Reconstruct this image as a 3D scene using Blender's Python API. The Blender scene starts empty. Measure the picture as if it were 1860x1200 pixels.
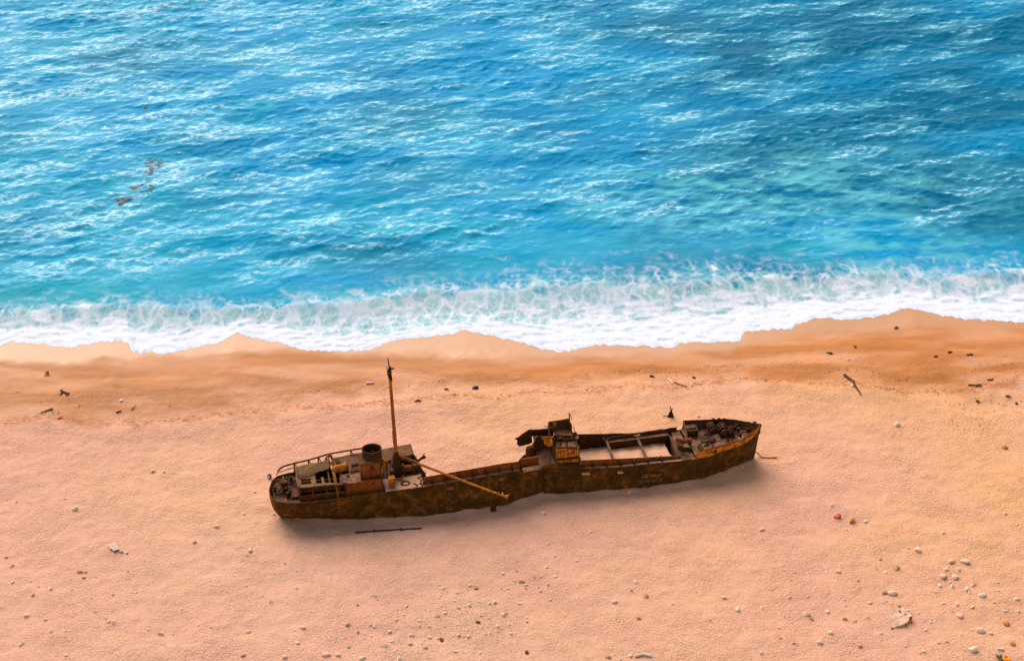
import bpy, bmesh, math, random
import numpy as np
from mathutils import Vector, Matrix
random.seed(7); RNG = np.random.default_rng(11)
S = bpy.context.scene
COL = S.collection
rad = math.radians

# ---------------------------------------------------------------- camera
HFOV = rad(28.0); PITCH = rad(30.2); CAM = np.array([0.0, -166.56, 112.49])
cd = bpy.data.cameras.new('camera'); cam = bpy.data.objects.new('camera', cd); COL.objects.link(cam)
cd.sensor_fit = 'HORIZONTAL'; cd.angle = HFOV; cd.clip_start = 1.0; cd.clip_end = 9000.0
cam.location = CAM; cam.rotation_euler = (math.pi/2 - PITCH, 0, 0)
S.camera = cam

# ---------------------------------------------------------------- daylight
SUN_EL, SUN_AZ = 39.0, -26.0          # low soft sun over the sea, left of the line of sight
w = bpy.data.worlds.new('World'); S.world = w; w.use_nodes = True
nt = w.node_tree; bg = nt.nodes['Background']; sky = nt.nodes.new('ShaderNodeTexSky')
sky.sky_type = 'NISHITA'; sky.sun_disc = False
sky.sun_elevation = rad(SUN_EL); sky.sun_rotation = rad(SUN_AZ); sky.air_density = 1.0
sky.dust_density = 1.5; sky.ozone_density = 1.0
wb = nt.nodes.new('ShaderNodeMix'); wb.data_type = 'RGBA'; wb.blend_type = 'MULTIPLY'; wb.inputs[0].default_value = 1.0
wb.inputs[7].default_value = (1.0, .66, .43, 1)        # added warm tint to redden the shade, the same over the whole sky
nt.links.new(sky.outputs[0], wb.inputs[6]); nt.links.new(wb.outputs[2], bg.inputs[0]); bg.inputs[1].default_value = 0.148
sl_ = bpy.data.lights.new('sun', 'SUN'); sl_.energy = 2.0; sl_.angle = rad(58); sl_.color = (1.0, 0.90, 0.80)
sun = bpy.data.objects.new('sun', sl_); COL.objects.link(sun)
d = Vector((math.sin(rad(SUN_AZ))*math.cos(rad(SUN_EL)), math.cos(rad(SUN_AZ))*math.cos(rad(SUN_EL)), math.sin(rad(SUN_EL))))
sun.rotation_euler = d.to_track_quat('Z', 'Y').to_euler(); sun.location = d*300
S.view_settings.view_transform = 'Standard'; S.view_settings.look = 'None'
S.view_settings.exposure = 1.02; S.view_settings.gamma = 1.0; S.view_settings.use_curve_mapping = False
S.cycles.max_bounces = 5; S.cycles.diffuse_bounces = 3; S.cycles.glossy_bounces = 2

# ---------------------------------------------------------------- survey of the photograph (pixel -> place)
PW, PH = 1860.0, 1200.0
FOC = PW/2/math.tan(HFOV/2)
FW = np.array([0, math.cos(PITCH), -math.sin(PITCH)]); UP = np.array([0, math.sin(PITCH), math.cos(PITCH)]); RT = np.array([1.0, 0, 0])
def ray(px, py): return FW*FOC + RT*(px-PW/2) - UP*(py-PH/2)
def gp(px, py, z=0.0):
    r = ray(px, py); return CAM + r*((z-CAM[2])/r[2])
TH, HEEL = rad(11.2), rad(4.0)
ORG = np.array([0.0, -3.0, 0.0])
c, s = math.cos(TH), math.sin(TH); RZ = np.array([[c, -s, 0], [s, c, 0], [0, 0, 1]])
c, s = math.cos(-HEEL), math.sin(-HEEL); RX = np.array([[1, 0, 0], [0, c, -s], [0, s, c]])
ROT = RZ @ RX
CL = ROT.T @ (CAM-ORG)
def sl(px, py, z):                      # ship coordinates of a pixel on the level z
    r = ROT.T @ ray(px, py); p = CL + r*((z-CL[2])/r[2]); return (float(p[0]), float(p[1]), float(p[2]))
def sy(px, py, y):                      # ship coordinates of a pixel on the fore-and-aft plane y
    r = ROT.T @ ray(px, py); p = CL + r*((y-CL[1])/r[1]); return (float(p[0]), float(p[1]), float(p[2]))

# ---------------------------------------------------------------- helpers
def tag(o, label=None, cat=None, group=None, kind=None):
    if label: o['label'] = label
    if cat: o['category'] = cat
    if group: o['group'] = group
    if kind: o['kind'] = kind
    return o
def empty(name, loc=(0, 0, 0), rot=(0, 0, 0)):
    o = bpy.data.objects.new(name, None); COL.objects.link(o); o.location = loc; o.rotation_euler = rot
    o.empty_display_size = 0.3; return o
class MB:
    def __init__(s): s.v = []; s.f = []
    def add(s, vs, fs):
        n = len(s.v); s.v += [tuple(map(float, p)) for p in vs]; s.f += [tuple(i+n for i in f) for f in fs]; return s
    def box(s, x0, x1, y0, y1, z0, z1):
        return s.add([(x0,y0,z0),(x1,y0,z0),(x1,y1,z0),(x0,y1,z0),(x0,y0,z1),(x1,y0,z1),(x1,y1,z1),(x0,y1,z1)],
                     [(0,3,2,1),(4,5,6,7),(0,1,5,4),(1,2,6,5),(2,3,7,6),(3,0,4,7)])
    def prism(s, pts, t):               # polygon with thickness vector t
        n = len(pts); t = np.array(t, float); a = [np.array(p, float) for p in pts]
        fs = [tuple(range(n)), tuple(range(2*n-1, n-1, -1))] + [(i, i+n, (i+1) % n+n, (i+1) % n) for i in range(n)]
        return s.add(a+[p+t for p in a], fs)
    def tube(s, pts, r, n=7, r1=None):
        pts = [np.array(p, float) for p in pts]; m = len(pts); vs = []; fs = []
        for i, p in enumerate(pts):
            t = pts[min(i+1, m-1)]-pts[max(i-1, 0)]; t = t/(np.linalg.norm(t)+1e-9)
            a = np.cross(t, (0, 0, 1) if abs(t[2]) < .9 else (1, 0, 0)); a /= np.linalg.norm(a); b = np.cross(t, a)
            rr = r if r1 is None else r+(r1-r)*i/(m-1)
            vs += [p+rr*(a*math.cos(2*math.pi*k/n)+b*math.sin(2*math.pi*k/n)) for k in range(n)]
        for i in range(m-1):
            for k in range(n):
                fs.append((i*n+k, i*n+(k+1) % n, (i+1)*n+(k+1) % n, (i+1)*n+k))
        fs += [tuple(range(n-1, -1, -1)), tuple((m-1)*n+k for k in range(n))]
        return s.add(vs, fs)
    def lathe(s, c, prof, n=20, ax=2):  # prof: (radius, height) open profile
        vs = []; fs = []
        for r, h in prof:
            for k in range(n):
                a = 2*math.pi*k/n; p = [r*math.cos(a), r*math.sin(a), h]
                if ax == 0: p = [p[2], p[0], p[1]]
                if ax == 1: p = [p[0], p[2], p[1]]
                vs.append((c[0]+p[0], c[1]+p[1], c[2]+p[2]))
        for i in range(len(prof)-1):
            for k in range(n): fs.append((i*n+k, i*n+(k+1) % n, (i+1)*n+(k+1) % n, (i+1)*n+k))
        return s.add(vs, fs)
    def mesh(s, name, mat, smooth=False):
        m = bpy.data.meshes.new(name); m.from_pydata(s.v, [], s.f); m.materials.append(mat)
        bm = bmesh.new(); bm.from_mesh(m); bmesh.ops.recalc_face_normals(bm, faces=bm.faces); bm.to_mesh(m); bm.free()
        if smooth: m.polygons.foreach_set('use_smooth', [True]*len(m.polygons))
        return m
    def build(s, name, mat, parent=None, smooth=False):
        o = bpy.data.objects.new(name, s.mesh(name, mat, smooth)); COL.objects.link(o)
        if parent: o.parent = parent
        return o

# node materials
class NT:
    def __init__(s, name):
        s.m = bpy.data.materials.new(name); s.m.use_nodes = True; s.t = s.m.node_tree
        s.b = s.t.nodes['Principled BSDF']
    def n(s, typ, **kw):
        nd = s.t.nodes.new(typ)
        for k, v in kw.items():
            if k.startswith('i_'):
                key = k[2:]; key = int(key) if key.isdigit() else key
                nd.inputs[key].default_value = v
            else: setattr(nd, k, v)
        return nd
    def l(s, a, b): s.t.links.new(a, b)
    def noise(s, vec, scale, detail=4, rough=.55, dist=0.0):
        nd = s.n('ShaderNodeTexNoise', i_Scale=scale, i_Detail=detail, i_Roughness=rough, i_Distortion=dist)
        if vec is not None: s.l(vec, nd.inputs['Vector'])
        return nd.outputs['Fac']
    def ramp(s, fac, stops, interp='LINEAR'):
        nd = s.n('ShaderNodeValToRGB'); cr = nd.color_ramp; cr.interpolation = interp
        while len(cr.elements) < len(stops): cr.elements.new(.5)
        for e, (p, cc) in zip(cr.elements, stops):
            e.position = p; e.color = (*cc, 1) if not np.isscalar(cc) else (cc, cc, cc, 1)
        s.l(fac, nd.inputs[0]); return nd.outputs[0]
    def mix(s, fac, a, b, mode='MIX'):
        nd = s.n('ShaderNodeMix', data_type='RGBA', blend_type=mode)
        for sock, v in ((nd.inputs[0], fac), (nd.inputs[6], a), (nd.inputs[7], b)):
            if hasattr(v, 'links') or isinstance(v, bpy.types.NodeSocket): s.l(v, sock)
            elif np.isscalar(v): sock.default_value = v
            else: sock.default_value = (*v, 1)
        return nd.outputs[2]
    def math(s, op, a, b=0.0, clamp=False):
        nd = s.n('ShaderNodeMath', operation=op, use_clamp=clamp)
        for i, v in enumerate((a, b)):
            if isinstance(v, bpy.types.NodeSocket): s.l(v, nd.inputs[i])
            else: nd.inputs[i].default_value = v
        return nd.outputs[0]
    def attr(s, name): return s.n('ShaderNodeAttribute', attribute_name=name).outputs['Fac']
    def coord(s, which='Object'): return s.n('ShaderNodeTexCoord').outputs[which]
    def mapping(s, vec, scale=(1, 1, 1), rot=(0, 0, 0)):
        nd = s.n('ShaderNodeMapping'); s.l(vec, nd.inputs[0]); nd.inputs['Scale'].default_value = scale; nd.inputs['Rotation'].default_value = rot
        return nd.outputs[0]
    def bump(s, h, strength=.5, dist=.1, normal=None):
        nd = s.n('ShaderNodeBump', i_Strength=strength, i_Distance=dist); s.l(h, nd.inputs['Height'])
        if normal is not None: s.l(normal, nd.inputs['Normal'])
        return nd.outputs[0]

def rust(name, cols, scale=1.2, streak=0.5, rough=.85, bump=.5, seams=False):
    """cols: dark, mid, light, patch colours of weathered plating"""
    q = NT(name); co = q.coord()
    a = q.noise(co, scale, 6, .65, .6)
    base = q.ramp(a, [(.30, cols[0]), (.50, cols[1]), (.68, cols[2])])
    st = q.noise(q.mapping(co, (3.5, 3.5, .35)), 1.6, 4, .6)
    stm = q.ramp(st, [(.50, 0.0), (.70, 1.0)])
    base = q.mix(q.math('MULTIPLY', stm, streak), base, cols[3])
    f = q.noise(co, scale*9, 4, .7)
    fm = q.ramp(f, [(.35, .55), (.6, 1.15)])
    base = q.mix(.8, base, fm, 'MULTIPLY')
    q.l(base, q.b.inputs['Base Color']); q.b.inputs['Roughness'].default_value = rough
    q.b.inputs['Specular IOR Level'].default_value = .15
    h = q.math('ADD', q.math('MULTIPLY', f, .5), a)
    if seams:
        br = q.n('ShaderNodeTexBrick', i_Scale=1.0); br.inputs['Mortar Size'].default_value = .02
        br.inputs['Brick Width'].default_value = 2.6; br.inputs['Row Height'].default_value = .95
        sx = q.n('ShaderNodeSeparateXYZ'); q.l(co, sx.inputs[0]); cx = q.n('ShaderNodeCombineXYZ')
        q.l(sx.outputs[0], cx.inputs[0]); q.l(sx.outputs[2], cx.inputs[1]); q.l(cx.outputs[0], br.inputs['Vector'])
        h = q.math('SUBTRACT', h, q.math('MULTIPLY', br.outputs['Fac'], .5))
    q.l(q.bump(h, bump, .08), q.b.inputs['Normal'])
    return q.m
def plain(name, col, rough=.8, var=.35, scale=6.0, bump=.3):
    q = NT(name); co = q.coord(); a = q.noise(co, scale, 5, .6)
    q.l(q.mix(1.0, col, q.ramp(a, [(.3, 1-var), (.7, 1+var*.5)]), 'MULTIPLY'), q.b.inputs['Base Color'])
    q.b.inputs['Roughness'].default_value = rough; q.b.inputs['Specular IOR Level'].default_value = .2
    q.l(q.bump(a, bump, .05), q.b.inputs['Normal']); return q.m

M = {}
M['hull'] = rust('hull_plating', [(.026, .011, .0016), (.076, .031, .003), (.21, .085, .008), (.036, .032, .004)], .9, .85, seams=True)
M['rust'] = rust('rusted_iron', [(.05, .017, .004), (.13, .042, .008), (.25, .085, .014), (.07, .022, .006)], 1.6, .5)
M['darkiron'] = rust('dark_shade', [(.022, .010, .004), (.05, .020, .006), (.10, .038, .010), (.03, .014, .006)], 2.0, .4)
M['orange'] = rust('orange_flaking_paint', [(.13, .034, .004), (.50, .155, .010), (.95, .42, .032), (.16, .042, .005)], 2.6, .75)
M['redrust'] = rust('red_rust', [(.10, .028, .006), (.24, .065, .010), (.36, .105, .016), (.10, .03, .008)], 1.4, .5)
M['mast'] = rust('mast_rust', [(.22, .065, .008), (.36, .11, .011), (.50, .17, .018), (.16, .05, .008)], 1.2, .3)
M['boom'] = rust('boom_rust', [(.20, .062, .007), (.38, .130, .014), (.58, .23, .028), (.15, .045, .005)], 1.2, .3)
M['deck'] = rust('sandy_deck_plating', [(.07, .032, .016), (.155, .082, .047), (.27, .155, .098), (.09, .036, .014)], .8, .25, bump=.3)
M['deckdark'] = rust('dark_deck_plating', [(.04, .018, .009), (.10, .048, .025), (.19, .100, .060), (.06, .022, .008)], 1.1, .4, bump=.3)
M['roof'] = rust('weathered_roof_plating', [(.05, .022, .008), (.105, .050, .023), (.19, .098, .050), (.06, .024, .007)], .9, .3, bump=.3)
M['canvas'] = plain('weathered_boarding', (.165, .098, .044), .9, .5, 3.0)
M['white'] = plain('white_paint', (.75, .72, .70), .6, .1)
M['chalk'] = plain('graffiti_paint', (.19, .10, .05), .9, .5, 8.0, 0)
M['paleport'] = plain('wind_blown_sand', (.42, .26, .175), .95, .2)

# ---------------------------------------------------------------- gaussian noise fields
def field(N, L, lam, aniso=1.0, beta=3.0, seed=0, band=None):
    """periodic smooth noise, tile L metres, N samples; energy falls off below wavelength lam"""
    r = np.random.default_rng(seed); kx = np.fft.fftfreq(N, L/N)*2*np.pi; kX, kY = np.meshgrid(kx, kx)
    k = np.sqrt((kX*aniso)**2+kY**2)+1e-9; k0 = 2*np.pi/lam
    A = (k/k0)**2/(1+(k/k0)**(beta+2)); A[0, 0] = 0
    h = np.fft.ifft2(np.fft.fft2(r.standard_normal((N, N)))*A).real
    return h/h.std()
def samp(F, L, x, y):
    N = F.shape[0]; u = (x/L*N) % N; v = (y/L*N) % N
    i = np.floor(u).astype(int) % N; j = np.floor(v).astype(int) % N; fu = u-np.floor(u); fv = v-np.floor(v)
    i1 = (i+1) % N; j1 = (j+1) % N
    return (F[j, i]*(1-fu)+F[j, i1]*fu)*(1-fv)+(F[j1, i]*(1-fu)+F[j1, i1]*fu)*fv
def sst(a, b, x):
    t = np.clip((x-a)/(b-a), 0, 1); return t*t*(3-2*t)
def curve(pts, z):                      # pixel polyline -> world y as a function of x
    P = np.array([gp(px, py, z) for px, py in pts]); o = np.argsort(P[:, 0]); P = P[o]
    return lambda x: np.interp(x, P[:, 0], P[:, 1])
F1 = field(512, 64.0, 7.0, seed=1); F2 = field(512, 37.0, 2.0, seed=2); F3 = field(512, 23.0, .8, seed=3)
FB = field(512, 260.0, 40.0, seed=4)
def grid_mesh(name, X, Y, Z, mat, attrs):
    r, cN = X.shape; m = bpy.data.meshes.new(name)
    co = np.stack([X, Y, Z], -1).reshape(-1, 3).astype(np.float32)
    i = np.arange((r-1)*cN).reshape(r-1, cN)[:, :-1].reshape(-1)
    q = np.stack([i, i+1, i+cN+1, i+cN], -1).astype(np.int32)
    m.vertices.add(len(co)); m.vertices.foreach_set('co', co.ravel())
    m.loops.add(q.size); m.loops.foreach_set('vertex_index', q.ravel())
    m.polygons.add(len(q)); m.polygons.foreach_set('loop_start', np.arange(0, q.size, 4, dtype=np.int32))
    m.polygons.foreach_set('use_smooth', np.ones(len(q), dtype=bool))
    m.update(calc_edges=True); m.materials.append(mat)
    for k, a in attrs.items():
        at = m.attributes.new(k, 'FLOAT', 'POINT'); at.data.foreach_set('value', a.ravel().astype(np.float32))
    o = bpy.data.objects.new(name, m); COL.objects.link(o); return o
def stretched(a, b, step, far, n=26):
    core = np.arange(a, b+step/2, step); g = np.geomspace(step, far, n).cumsum()
    return np.concatenate([(a-g)[::-1], core, b+g])

# ---------------------------------------------------------------- shoreline curves
ZS = -.75                               # level of the swash edge
FRONT = [(-400,640),(-60,620),(0,628),(20,620),(120,632),(205,619),(232,623),(240,640),(300,642),(350,632),(400,622),(430,604),(470,618),(520,625),(545,636),(620,638),
 (670,636),(720,617),(800,610),(845,601),(900,612),(950,622),(985,634),(1020,640),(1080,628),(1170,628),(1220,632),(1240,622),(1280,622),(1330,622),(1345,618),(1352,602),
 (1430,598),(1480,578),(1540,580),(1600,574),(1650,559),(1700,572),(1760,580),(1860,585),(1950,590),(2300,580)]
UPPER = [(-300,560),(0,562),(85,562),(200,555),(300,560),(430,560),(560,553),(620,552),(700,540),(780,528),(860,530),(1000,518),(1150,515),(1250,511),(1330,508),(1400,503),
 (1500,506),(1600,494),(1700,503),(1780,497),(1860,496),(2200,490)]
DENSE = [(-300,590),(0,590),(90,572),(200,575),(330,588),(430,580),(520,585),(600,598),(700,598),(800,585),(900,570),(1000,562),(1100,548),(1200,540),(1300,530),(1400,525),
 (1500,523),(1600,515),(1700,520),(1800,512),(1860,510),(2200,505)]
front = curve(FRONT, ZS); upper = curve(UPPER, -.5); dense = curve(DENSE, -.6)
WETL = curve([(-300,655),(0,655),(90,662),(180,655),(300,648),(420,640),(520,632),(620,642),(720,640),(850,655),(950,650),(1050,648),(1150,645),(1240,640),(1350,628),(1450,610),(1550,600),(1650,588),(1750,592),(1860,590),(2200,590)], -.6)
DAMPL = curve([(-300,760),(0,762),(150,768),(250,768),(400,752),(500,738),(600,722),(700,705),(800,695),(900,700),(1000,702),(1100,690),(1240,680),(1350,683),(1400,705),(1500,700),(1600,700),(1700,715),(1800,705),(1860,690),(2200,690)], -.2)
BERML = curve([(-300,775),(0,772),(100,760),(200,775),(330,765),(450,750),(560,742),(700,735),(800,725),(900,722),(1000,715),(1150,700),(1240,700),(1350,688),(1420,690),(1480,702),(1560,700),(1640,715),(1720,718),(1800,700),(1860,690),(2200,690)], -.1)
def sand_z(x, y):
    f = front(x); t = y-f                # metres seaward of the swash edge
    slope = np.where(t < 0, ZS*sst(-16, 0, t), ZS-.09*t)
    slope = np.maximum(slope, -9.0)
    b = BERML(x); berm = .22*np.exp(-((y-b+1.2)/1.7)**2)*sst(-60, -40, -np.abs(x)+40)
    und = .035*samp(F1, 64, x*.6, y)*sst(2, -6, t)+.018*samp(F2, 37, x, y)*sst(0, -7, t)+.012*samp(F3, 23, x, y)*sst(0, -7, t)
    xl = x*math.cos(TH)+(y+3)*math.sin(TH); yl = -x*math.sin(TH)+(y+3)*math.cos(TH)
    wy_ = np.interp(xl, [-24, -20, -15.8, -12.7, -2.2, 2.6, 10.2, 15.7, 20.6, 24.2, 27], [1, -1.5, -2.6, -3.16, -3.23, -1.95, -2.85, -2.87, -1.75, -.1, 1.5])
    bank = (.16+.07*np.sin(xl*.9)+.05*np.sin(xl*2.3+1))*np.exp(-((yl-wy_)/.55)**2)*sst(25.5, 23.5, np.abs(xl))
    return slope+berm+und+bank

# ---------------------------------------------------------------- sand
q = NT('beach_sand'); co = q.coord()
big = q.noise(co, .05, 3, .5); mid = q.noise(co, .6, 5, .6); fine = q.noise(q.mapping(co, (1, 1.5, 1), (0, 0, .5)), 3.8, 3, .55, .5); grain = q.noise(co, 9.0, 3, .7)
dry = q.mix(q.attr('warm'), (.575, .37, .265), (.655, .37, .185))
dry = q.mix(q.ramp(big, [(.36, 0.0), (.62, .8)]), dry, (.60, .338, .262))
dry = q.mix(q.ramp(mid, [(.35, .0), (.7, .35)]), dry, (.66, .42, .30))
dry = q.mix(.55, dry, q.ramp(grain, [(.3, .78), (.7, 1.12)]), 'MULTIPLY')
dry = q.mix(.6, dry, q.ramp(fine, [(.35, .82), (.65, 1.08)]), 'MULTIPLY')
damp = q.mix(q.attr('warm'), (.395, .220, .130), (.42, .180, .062))
damp = q.mix(.6, damp, q.ramp(q.noise(q.mapping(co, (.12, .9, 1)), .9, 4, .6), [(.3, .75), (.7, 1.15)]), 'MULTIPLY')
wet = q.mix(q.attr('warm'), (.45, .285, .185), (.42, .23, .12))
c1 = q.mix(q.attr('damp'), dry, damp); c1 = q.mix(q.math('MULTIPLY', q.attr('wrack'), q.ramp(q.noise(co, 2.2, 5, .7), [(.40, 0.0), (.60, 1.0)])), c1, (.34, .15, .055))
c1 = q.mix(q.attr('wet'), c1, wet)
q.l(c1, q.b.inputs['Base Color'])
q.l(q.math('SUBTRACT', .95, q.math('MULTIPLY', q.attr('wet'), .6)), q.b.inputs['Roughness']); q.l(q.math('ADD', .12, q.math('MULTIPLY', q.attr('wet'), .05)), q.b.inputs['Specular IOR Level'])
hh = q.math('MULTIPLY', fine, q.math('SUBTRACT', 1.0, q.math('MAXIMUM', q.attr('wet'), q.attr('smooth'))))
hh = q.math('MULTIPLY', hh, q.ramp(q.noise(co, .22, 4, .6), [(.36, .25), (.66, 1.0)]))
nb = q.bump(hh, 1.0, .24); nb2 = q.bump(grain, .22, .04, nb); q.l(nb2, q.b.inputs['Normal'])
xs = stretched(-92, 92, .30, 900); ys = stretched(-52, 40, .26, 500)
X, Y = np.meshgrid(xs, ys); Z = sand_z(X, Y)
nz = .8*samp(F1, 64, X, Y)+.35*samp(F2, 37, X, Y)
wetA = sst(-1.6, 1.2, Y-WETL(X)+.35*nz)
dampA = sst(-2.2, 2.6, Y-DAMPL(X)+.8*nz)*np.clip(.85+.25*samp(F1, 64, X*.4, Y*1.3), .45, 1)
bw = (Y-BERML(X)+.3*nz); wrack = np.exp(-(bw/.8)**2)+.6*np.exp(-((bw-3.6)/.5)**2)
warm = np.clip(.42+X/95+.10*samp(FB, 260, X, Y)+.014*(Y+6), 0, 1)
smooth = sst(-.6, 1.2, Y-.5*(DAMPL(X)+WETL(X))+.5*nz)
sand = grid_mesh('sand_beach', X, Y, Z, q.m, dict(wet=wetA, damp=dampA, wrack=wrack, warm=warm, smooth=smooth))
tag(sand, 'warm peach sand beach with a darker damp band along the surf', kind='structure')
def gz(px, py):                          # ground point under a pixel
    p = gp(px, py, 0.0)
    for _ in range(4):
        z = float(sand_z(np.array([p[0]]), np.array([p[1]]))[0]); p = gp(px, py, z)
    return p

# ---------------------------------------------------------------- sea
def ocean(N, L, lam, dirdeg, spread, seed, short=.35):
    r = np.random.default_rng(seed); kx = np.fft.fftfreq(N, L/N)*2*np.pi; kX, kY = np.meshgrid(kx, kx)
    k = np.sqrt(kX**2+kY**2)+1e-9; th = np.arctan2(kY, kX); k0 = 2*np.pi/lam
    P = np.exp(-(k0/k)**2*1.2)/k**4*np.abs(np.cos(th-rad(dirdeg)))**spread*np.exp(-(k*short/(2*np.pi))**2*2.0)
    P[0, 0] = 0
    H = np.fft.fft2(r.standard_normal((N, N)))*np.sqrt(P)
    h = np.fft.ifft2(H).real; sdv = h.std(); H /= sdv
    dx = np.fft.ifft2(-1j*kX/k*H).real; dy = np.fft.ifft2(-1j*kY/k*H).real
    return h/sdv, dx, dy
WV = [(ocean(1024, 118.0, 8.0, 108, 3.0, 21), 118.0, .052), (ocean(1024, 71.0, 3.2, 104, 4.0, 22), 71.0, .030),
      (ocean(1024, 41.0, 1.5, 112, 3.0, 23, .2), 41.0, .019), (ocean(256, 190.0, 24.0, 100, 6.0, 24), 190.0, .10)]
xs = stretched(-98, 98, .185, 1500, 24)
dd = np.concatenate([np.arange(0, 2, .07), np.arange(2, 15, .105), np.arange(15, 60, .18), np.arange(60, 122, .23), 122+np.geomspace(.3, 2500, 26).cumsum()])
X, D = np.meshgrid(xs, dd)
fr = front(X)+.10*samp(F3, 23, X, X*0)+.14*samp(F2, 37, X, X*0+9)
fr = np.where(np.abs(X) > 99, front(np.clip(X, -99, 99)), fr)
Y = fr+D
up = upper(X)-fr; de = dense(X)-fr
amp = sst(.9, 2.6, D/np.maximum(up, 2))*sst(700, 200, D)*sst(700, 200, np.abs(X))
H = np.zeros_like(X); DX = np.zeros_like(X); DY = np.zeros_like(X)
gust = np.clip(1+.22*samp(FB, 260, X*.7, Y*1.6), .6, 1.5)
HS = 0
for (h, ddx, ddy), L, a in WV:
    if L in (71.0, 41.0): HS = HS+samp(h, L, X, Y)*(.75 if L == 71.0 else .65)
    H += a*samp(h, L, X, Y); DX += a*samp(ddx, L, X, Y); DY += a*samp(ddy, L, X, Y)
Z = -.55+H*amp*gust
v = D/np.maximum(up, 1.0)
# thin swash sheet climbing the sand, a low bore behind it
lowz = sand_z(X, Y)+.015+.06*sst(0, .7, D)+.05*np.clip(samp(F2, 37, X*.7, Y), -1, 2)*sst(.1, 1.5, D)
t = sst(.45, 1.0, v); Z = lowz*(1-t)+Z*t
bore = .16*np.exp(-((v-1.0)/.10)**2)*np.clip(.6+.5*samp(F1, 64, X*.5, X*0+30), 0, 1.4)*sst(99, 90, np.abs(X)); Z += bore
X2 = X-DX*amp*1.0; Y2 = Y-DY*amp*1.0
# foam pattern: dense wash near the edge, a lace of strands behind it
def ridge(F, L, x, y, s): return np.clip(1-np.abs(samp(F, L, x, y))/s, 0, 1)
wx = X+.55*samp(F2, 37, X*.8, Y*.6)+.8*samp(F1, 64, X, Y); wy = Y+.5*samp(F2, 37, X*.7+11, Y*.7+5)
lace = np.maximum(ridge(F2, 37, wx*1.5, wy*.75, .30), .9*ridge(F3, 23, wx*.75, wy*.42, .30))
clump = samp(F1, 64, X*1.3, Y*1.6); clump2 = samp(F2, 37, X*.55+3, Y*.9)
fd = D/np.maximum(de, .8)
densef = 1-sst(.62, 1.18, fd+.20*clump+.16*clump2)
tex = sst(-1.1, .7, samp(F3, 23, X*1.2, Y)+.5*samp(F2, 37, X, Y)); rim = 1-sst(.0, .14, fd)
foam = np.clip(densef*(.70+.30*np.maximum(tex, rim)), 0, 1)
lacem = sst(1.45, .85, v+.22*clump+.14*clump2)*(.35+.65*sst(1.3, .55, v))
lacem = np.maximum(lacem, .8*sst(1.6, 1.0, v)*sst(.1, 1.2, clump+.4*clump2))
# foam streaks and painted sky glints along the crests, in bands, more to the left
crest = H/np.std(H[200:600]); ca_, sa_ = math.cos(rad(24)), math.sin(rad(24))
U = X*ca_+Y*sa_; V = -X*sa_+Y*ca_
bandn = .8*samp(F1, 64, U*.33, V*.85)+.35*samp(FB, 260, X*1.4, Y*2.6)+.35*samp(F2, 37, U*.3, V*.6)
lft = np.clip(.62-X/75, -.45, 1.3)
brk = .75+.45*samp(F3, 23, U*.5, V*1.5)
foam_glint = sst(-.05, 2.5, .80*HS+.62*bandn+.85*lft)*np.clip(brk+.25, 0, 1)*amp*sst(1.0, 1.8, v)
glow = sst(-.4, 1.6, bandn+.7*lft)*amp  # paler bands around the streaks, diffuse light put into the colour
foam_glint = np.clip(foam_glint, 0, 1)
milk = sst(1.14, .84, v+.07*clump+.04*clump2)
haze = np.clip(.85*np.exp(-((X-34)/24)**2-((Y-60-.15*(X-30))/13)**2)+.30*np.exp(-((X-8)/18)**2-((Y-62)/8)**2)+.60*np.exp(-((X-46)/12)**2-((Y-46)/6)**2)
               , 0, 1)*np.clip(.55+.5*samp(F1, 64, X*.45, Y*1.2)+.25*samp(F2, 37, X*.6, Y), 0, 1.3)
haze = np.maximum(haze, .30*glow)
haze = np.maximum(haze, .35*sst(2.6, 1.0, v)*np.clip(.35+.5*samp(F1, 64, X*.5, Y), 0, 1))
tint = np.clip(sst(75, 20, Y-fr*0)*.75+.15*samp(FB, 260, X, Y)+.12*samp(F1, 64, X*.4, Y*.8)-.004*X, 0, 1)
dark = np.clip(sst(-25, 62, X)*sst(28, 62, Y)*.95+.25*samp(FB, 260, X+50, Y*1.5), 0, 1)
q = NT('sea_water'); co = q.coord()
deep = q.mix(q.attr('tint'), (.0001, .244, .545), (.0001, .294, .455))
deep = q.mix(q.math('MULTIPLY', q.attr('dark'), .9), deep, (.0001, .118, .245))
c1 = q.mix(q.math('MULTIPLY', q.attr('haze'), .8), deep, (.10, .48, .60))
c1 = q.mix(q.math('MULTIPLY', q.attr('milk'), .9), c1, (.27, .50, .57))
fn = q.noise(co, 3.4, 4, .65)
def strands(scale, width, warp, squash):
    dv = q.n('ShaderNodeTexNoise', i_Scale=.9*scale, i_Detail=3.0, i_Roughness=.6); q.l(co, dv.inputs['Vector'])
    ad = q.n('ShaderNodeVectorMath', operation='MULTIPLY_ADD'); q.l(dv.outputs['Color'], ad.inputs[0]); ad.inputs[1].default_value = (warp, warp, 0); q.l(q.mapping(co, (1, squash, 0)), ad.inputs[2])
    vo = q.n('ShaderNodeTexVoronoi', feature='DISTANCE_TO_EDGE', i_Scale=scale); q.l(ad.outputs[0], vo.inputs['Vector'])
    return q.ramp(vo.outputs['Distance'], [(0.0, 1.0), (width*.35, .75), (width, 0.0)])
l1 = strands(.55, .16, 1.9, .50); l2 = strands(1.25, .20, .9, .55)
lace_n = q.math('MAXIMUM', l1, q.math('MULTIPLY', l2, .45))
lace_f = q.math('MULTIPLY', lace_n, q.attr('lace'))
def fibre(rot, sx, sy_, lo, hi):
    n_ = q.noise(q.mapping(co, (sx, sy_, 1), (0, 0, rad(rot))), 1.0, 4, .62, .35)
    return q.ramp(q.math('ABSOLUTE', q.math('SUBTRACT', n_, .5)), [(lo, 1.0), (hi, 0.0)])
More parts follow.
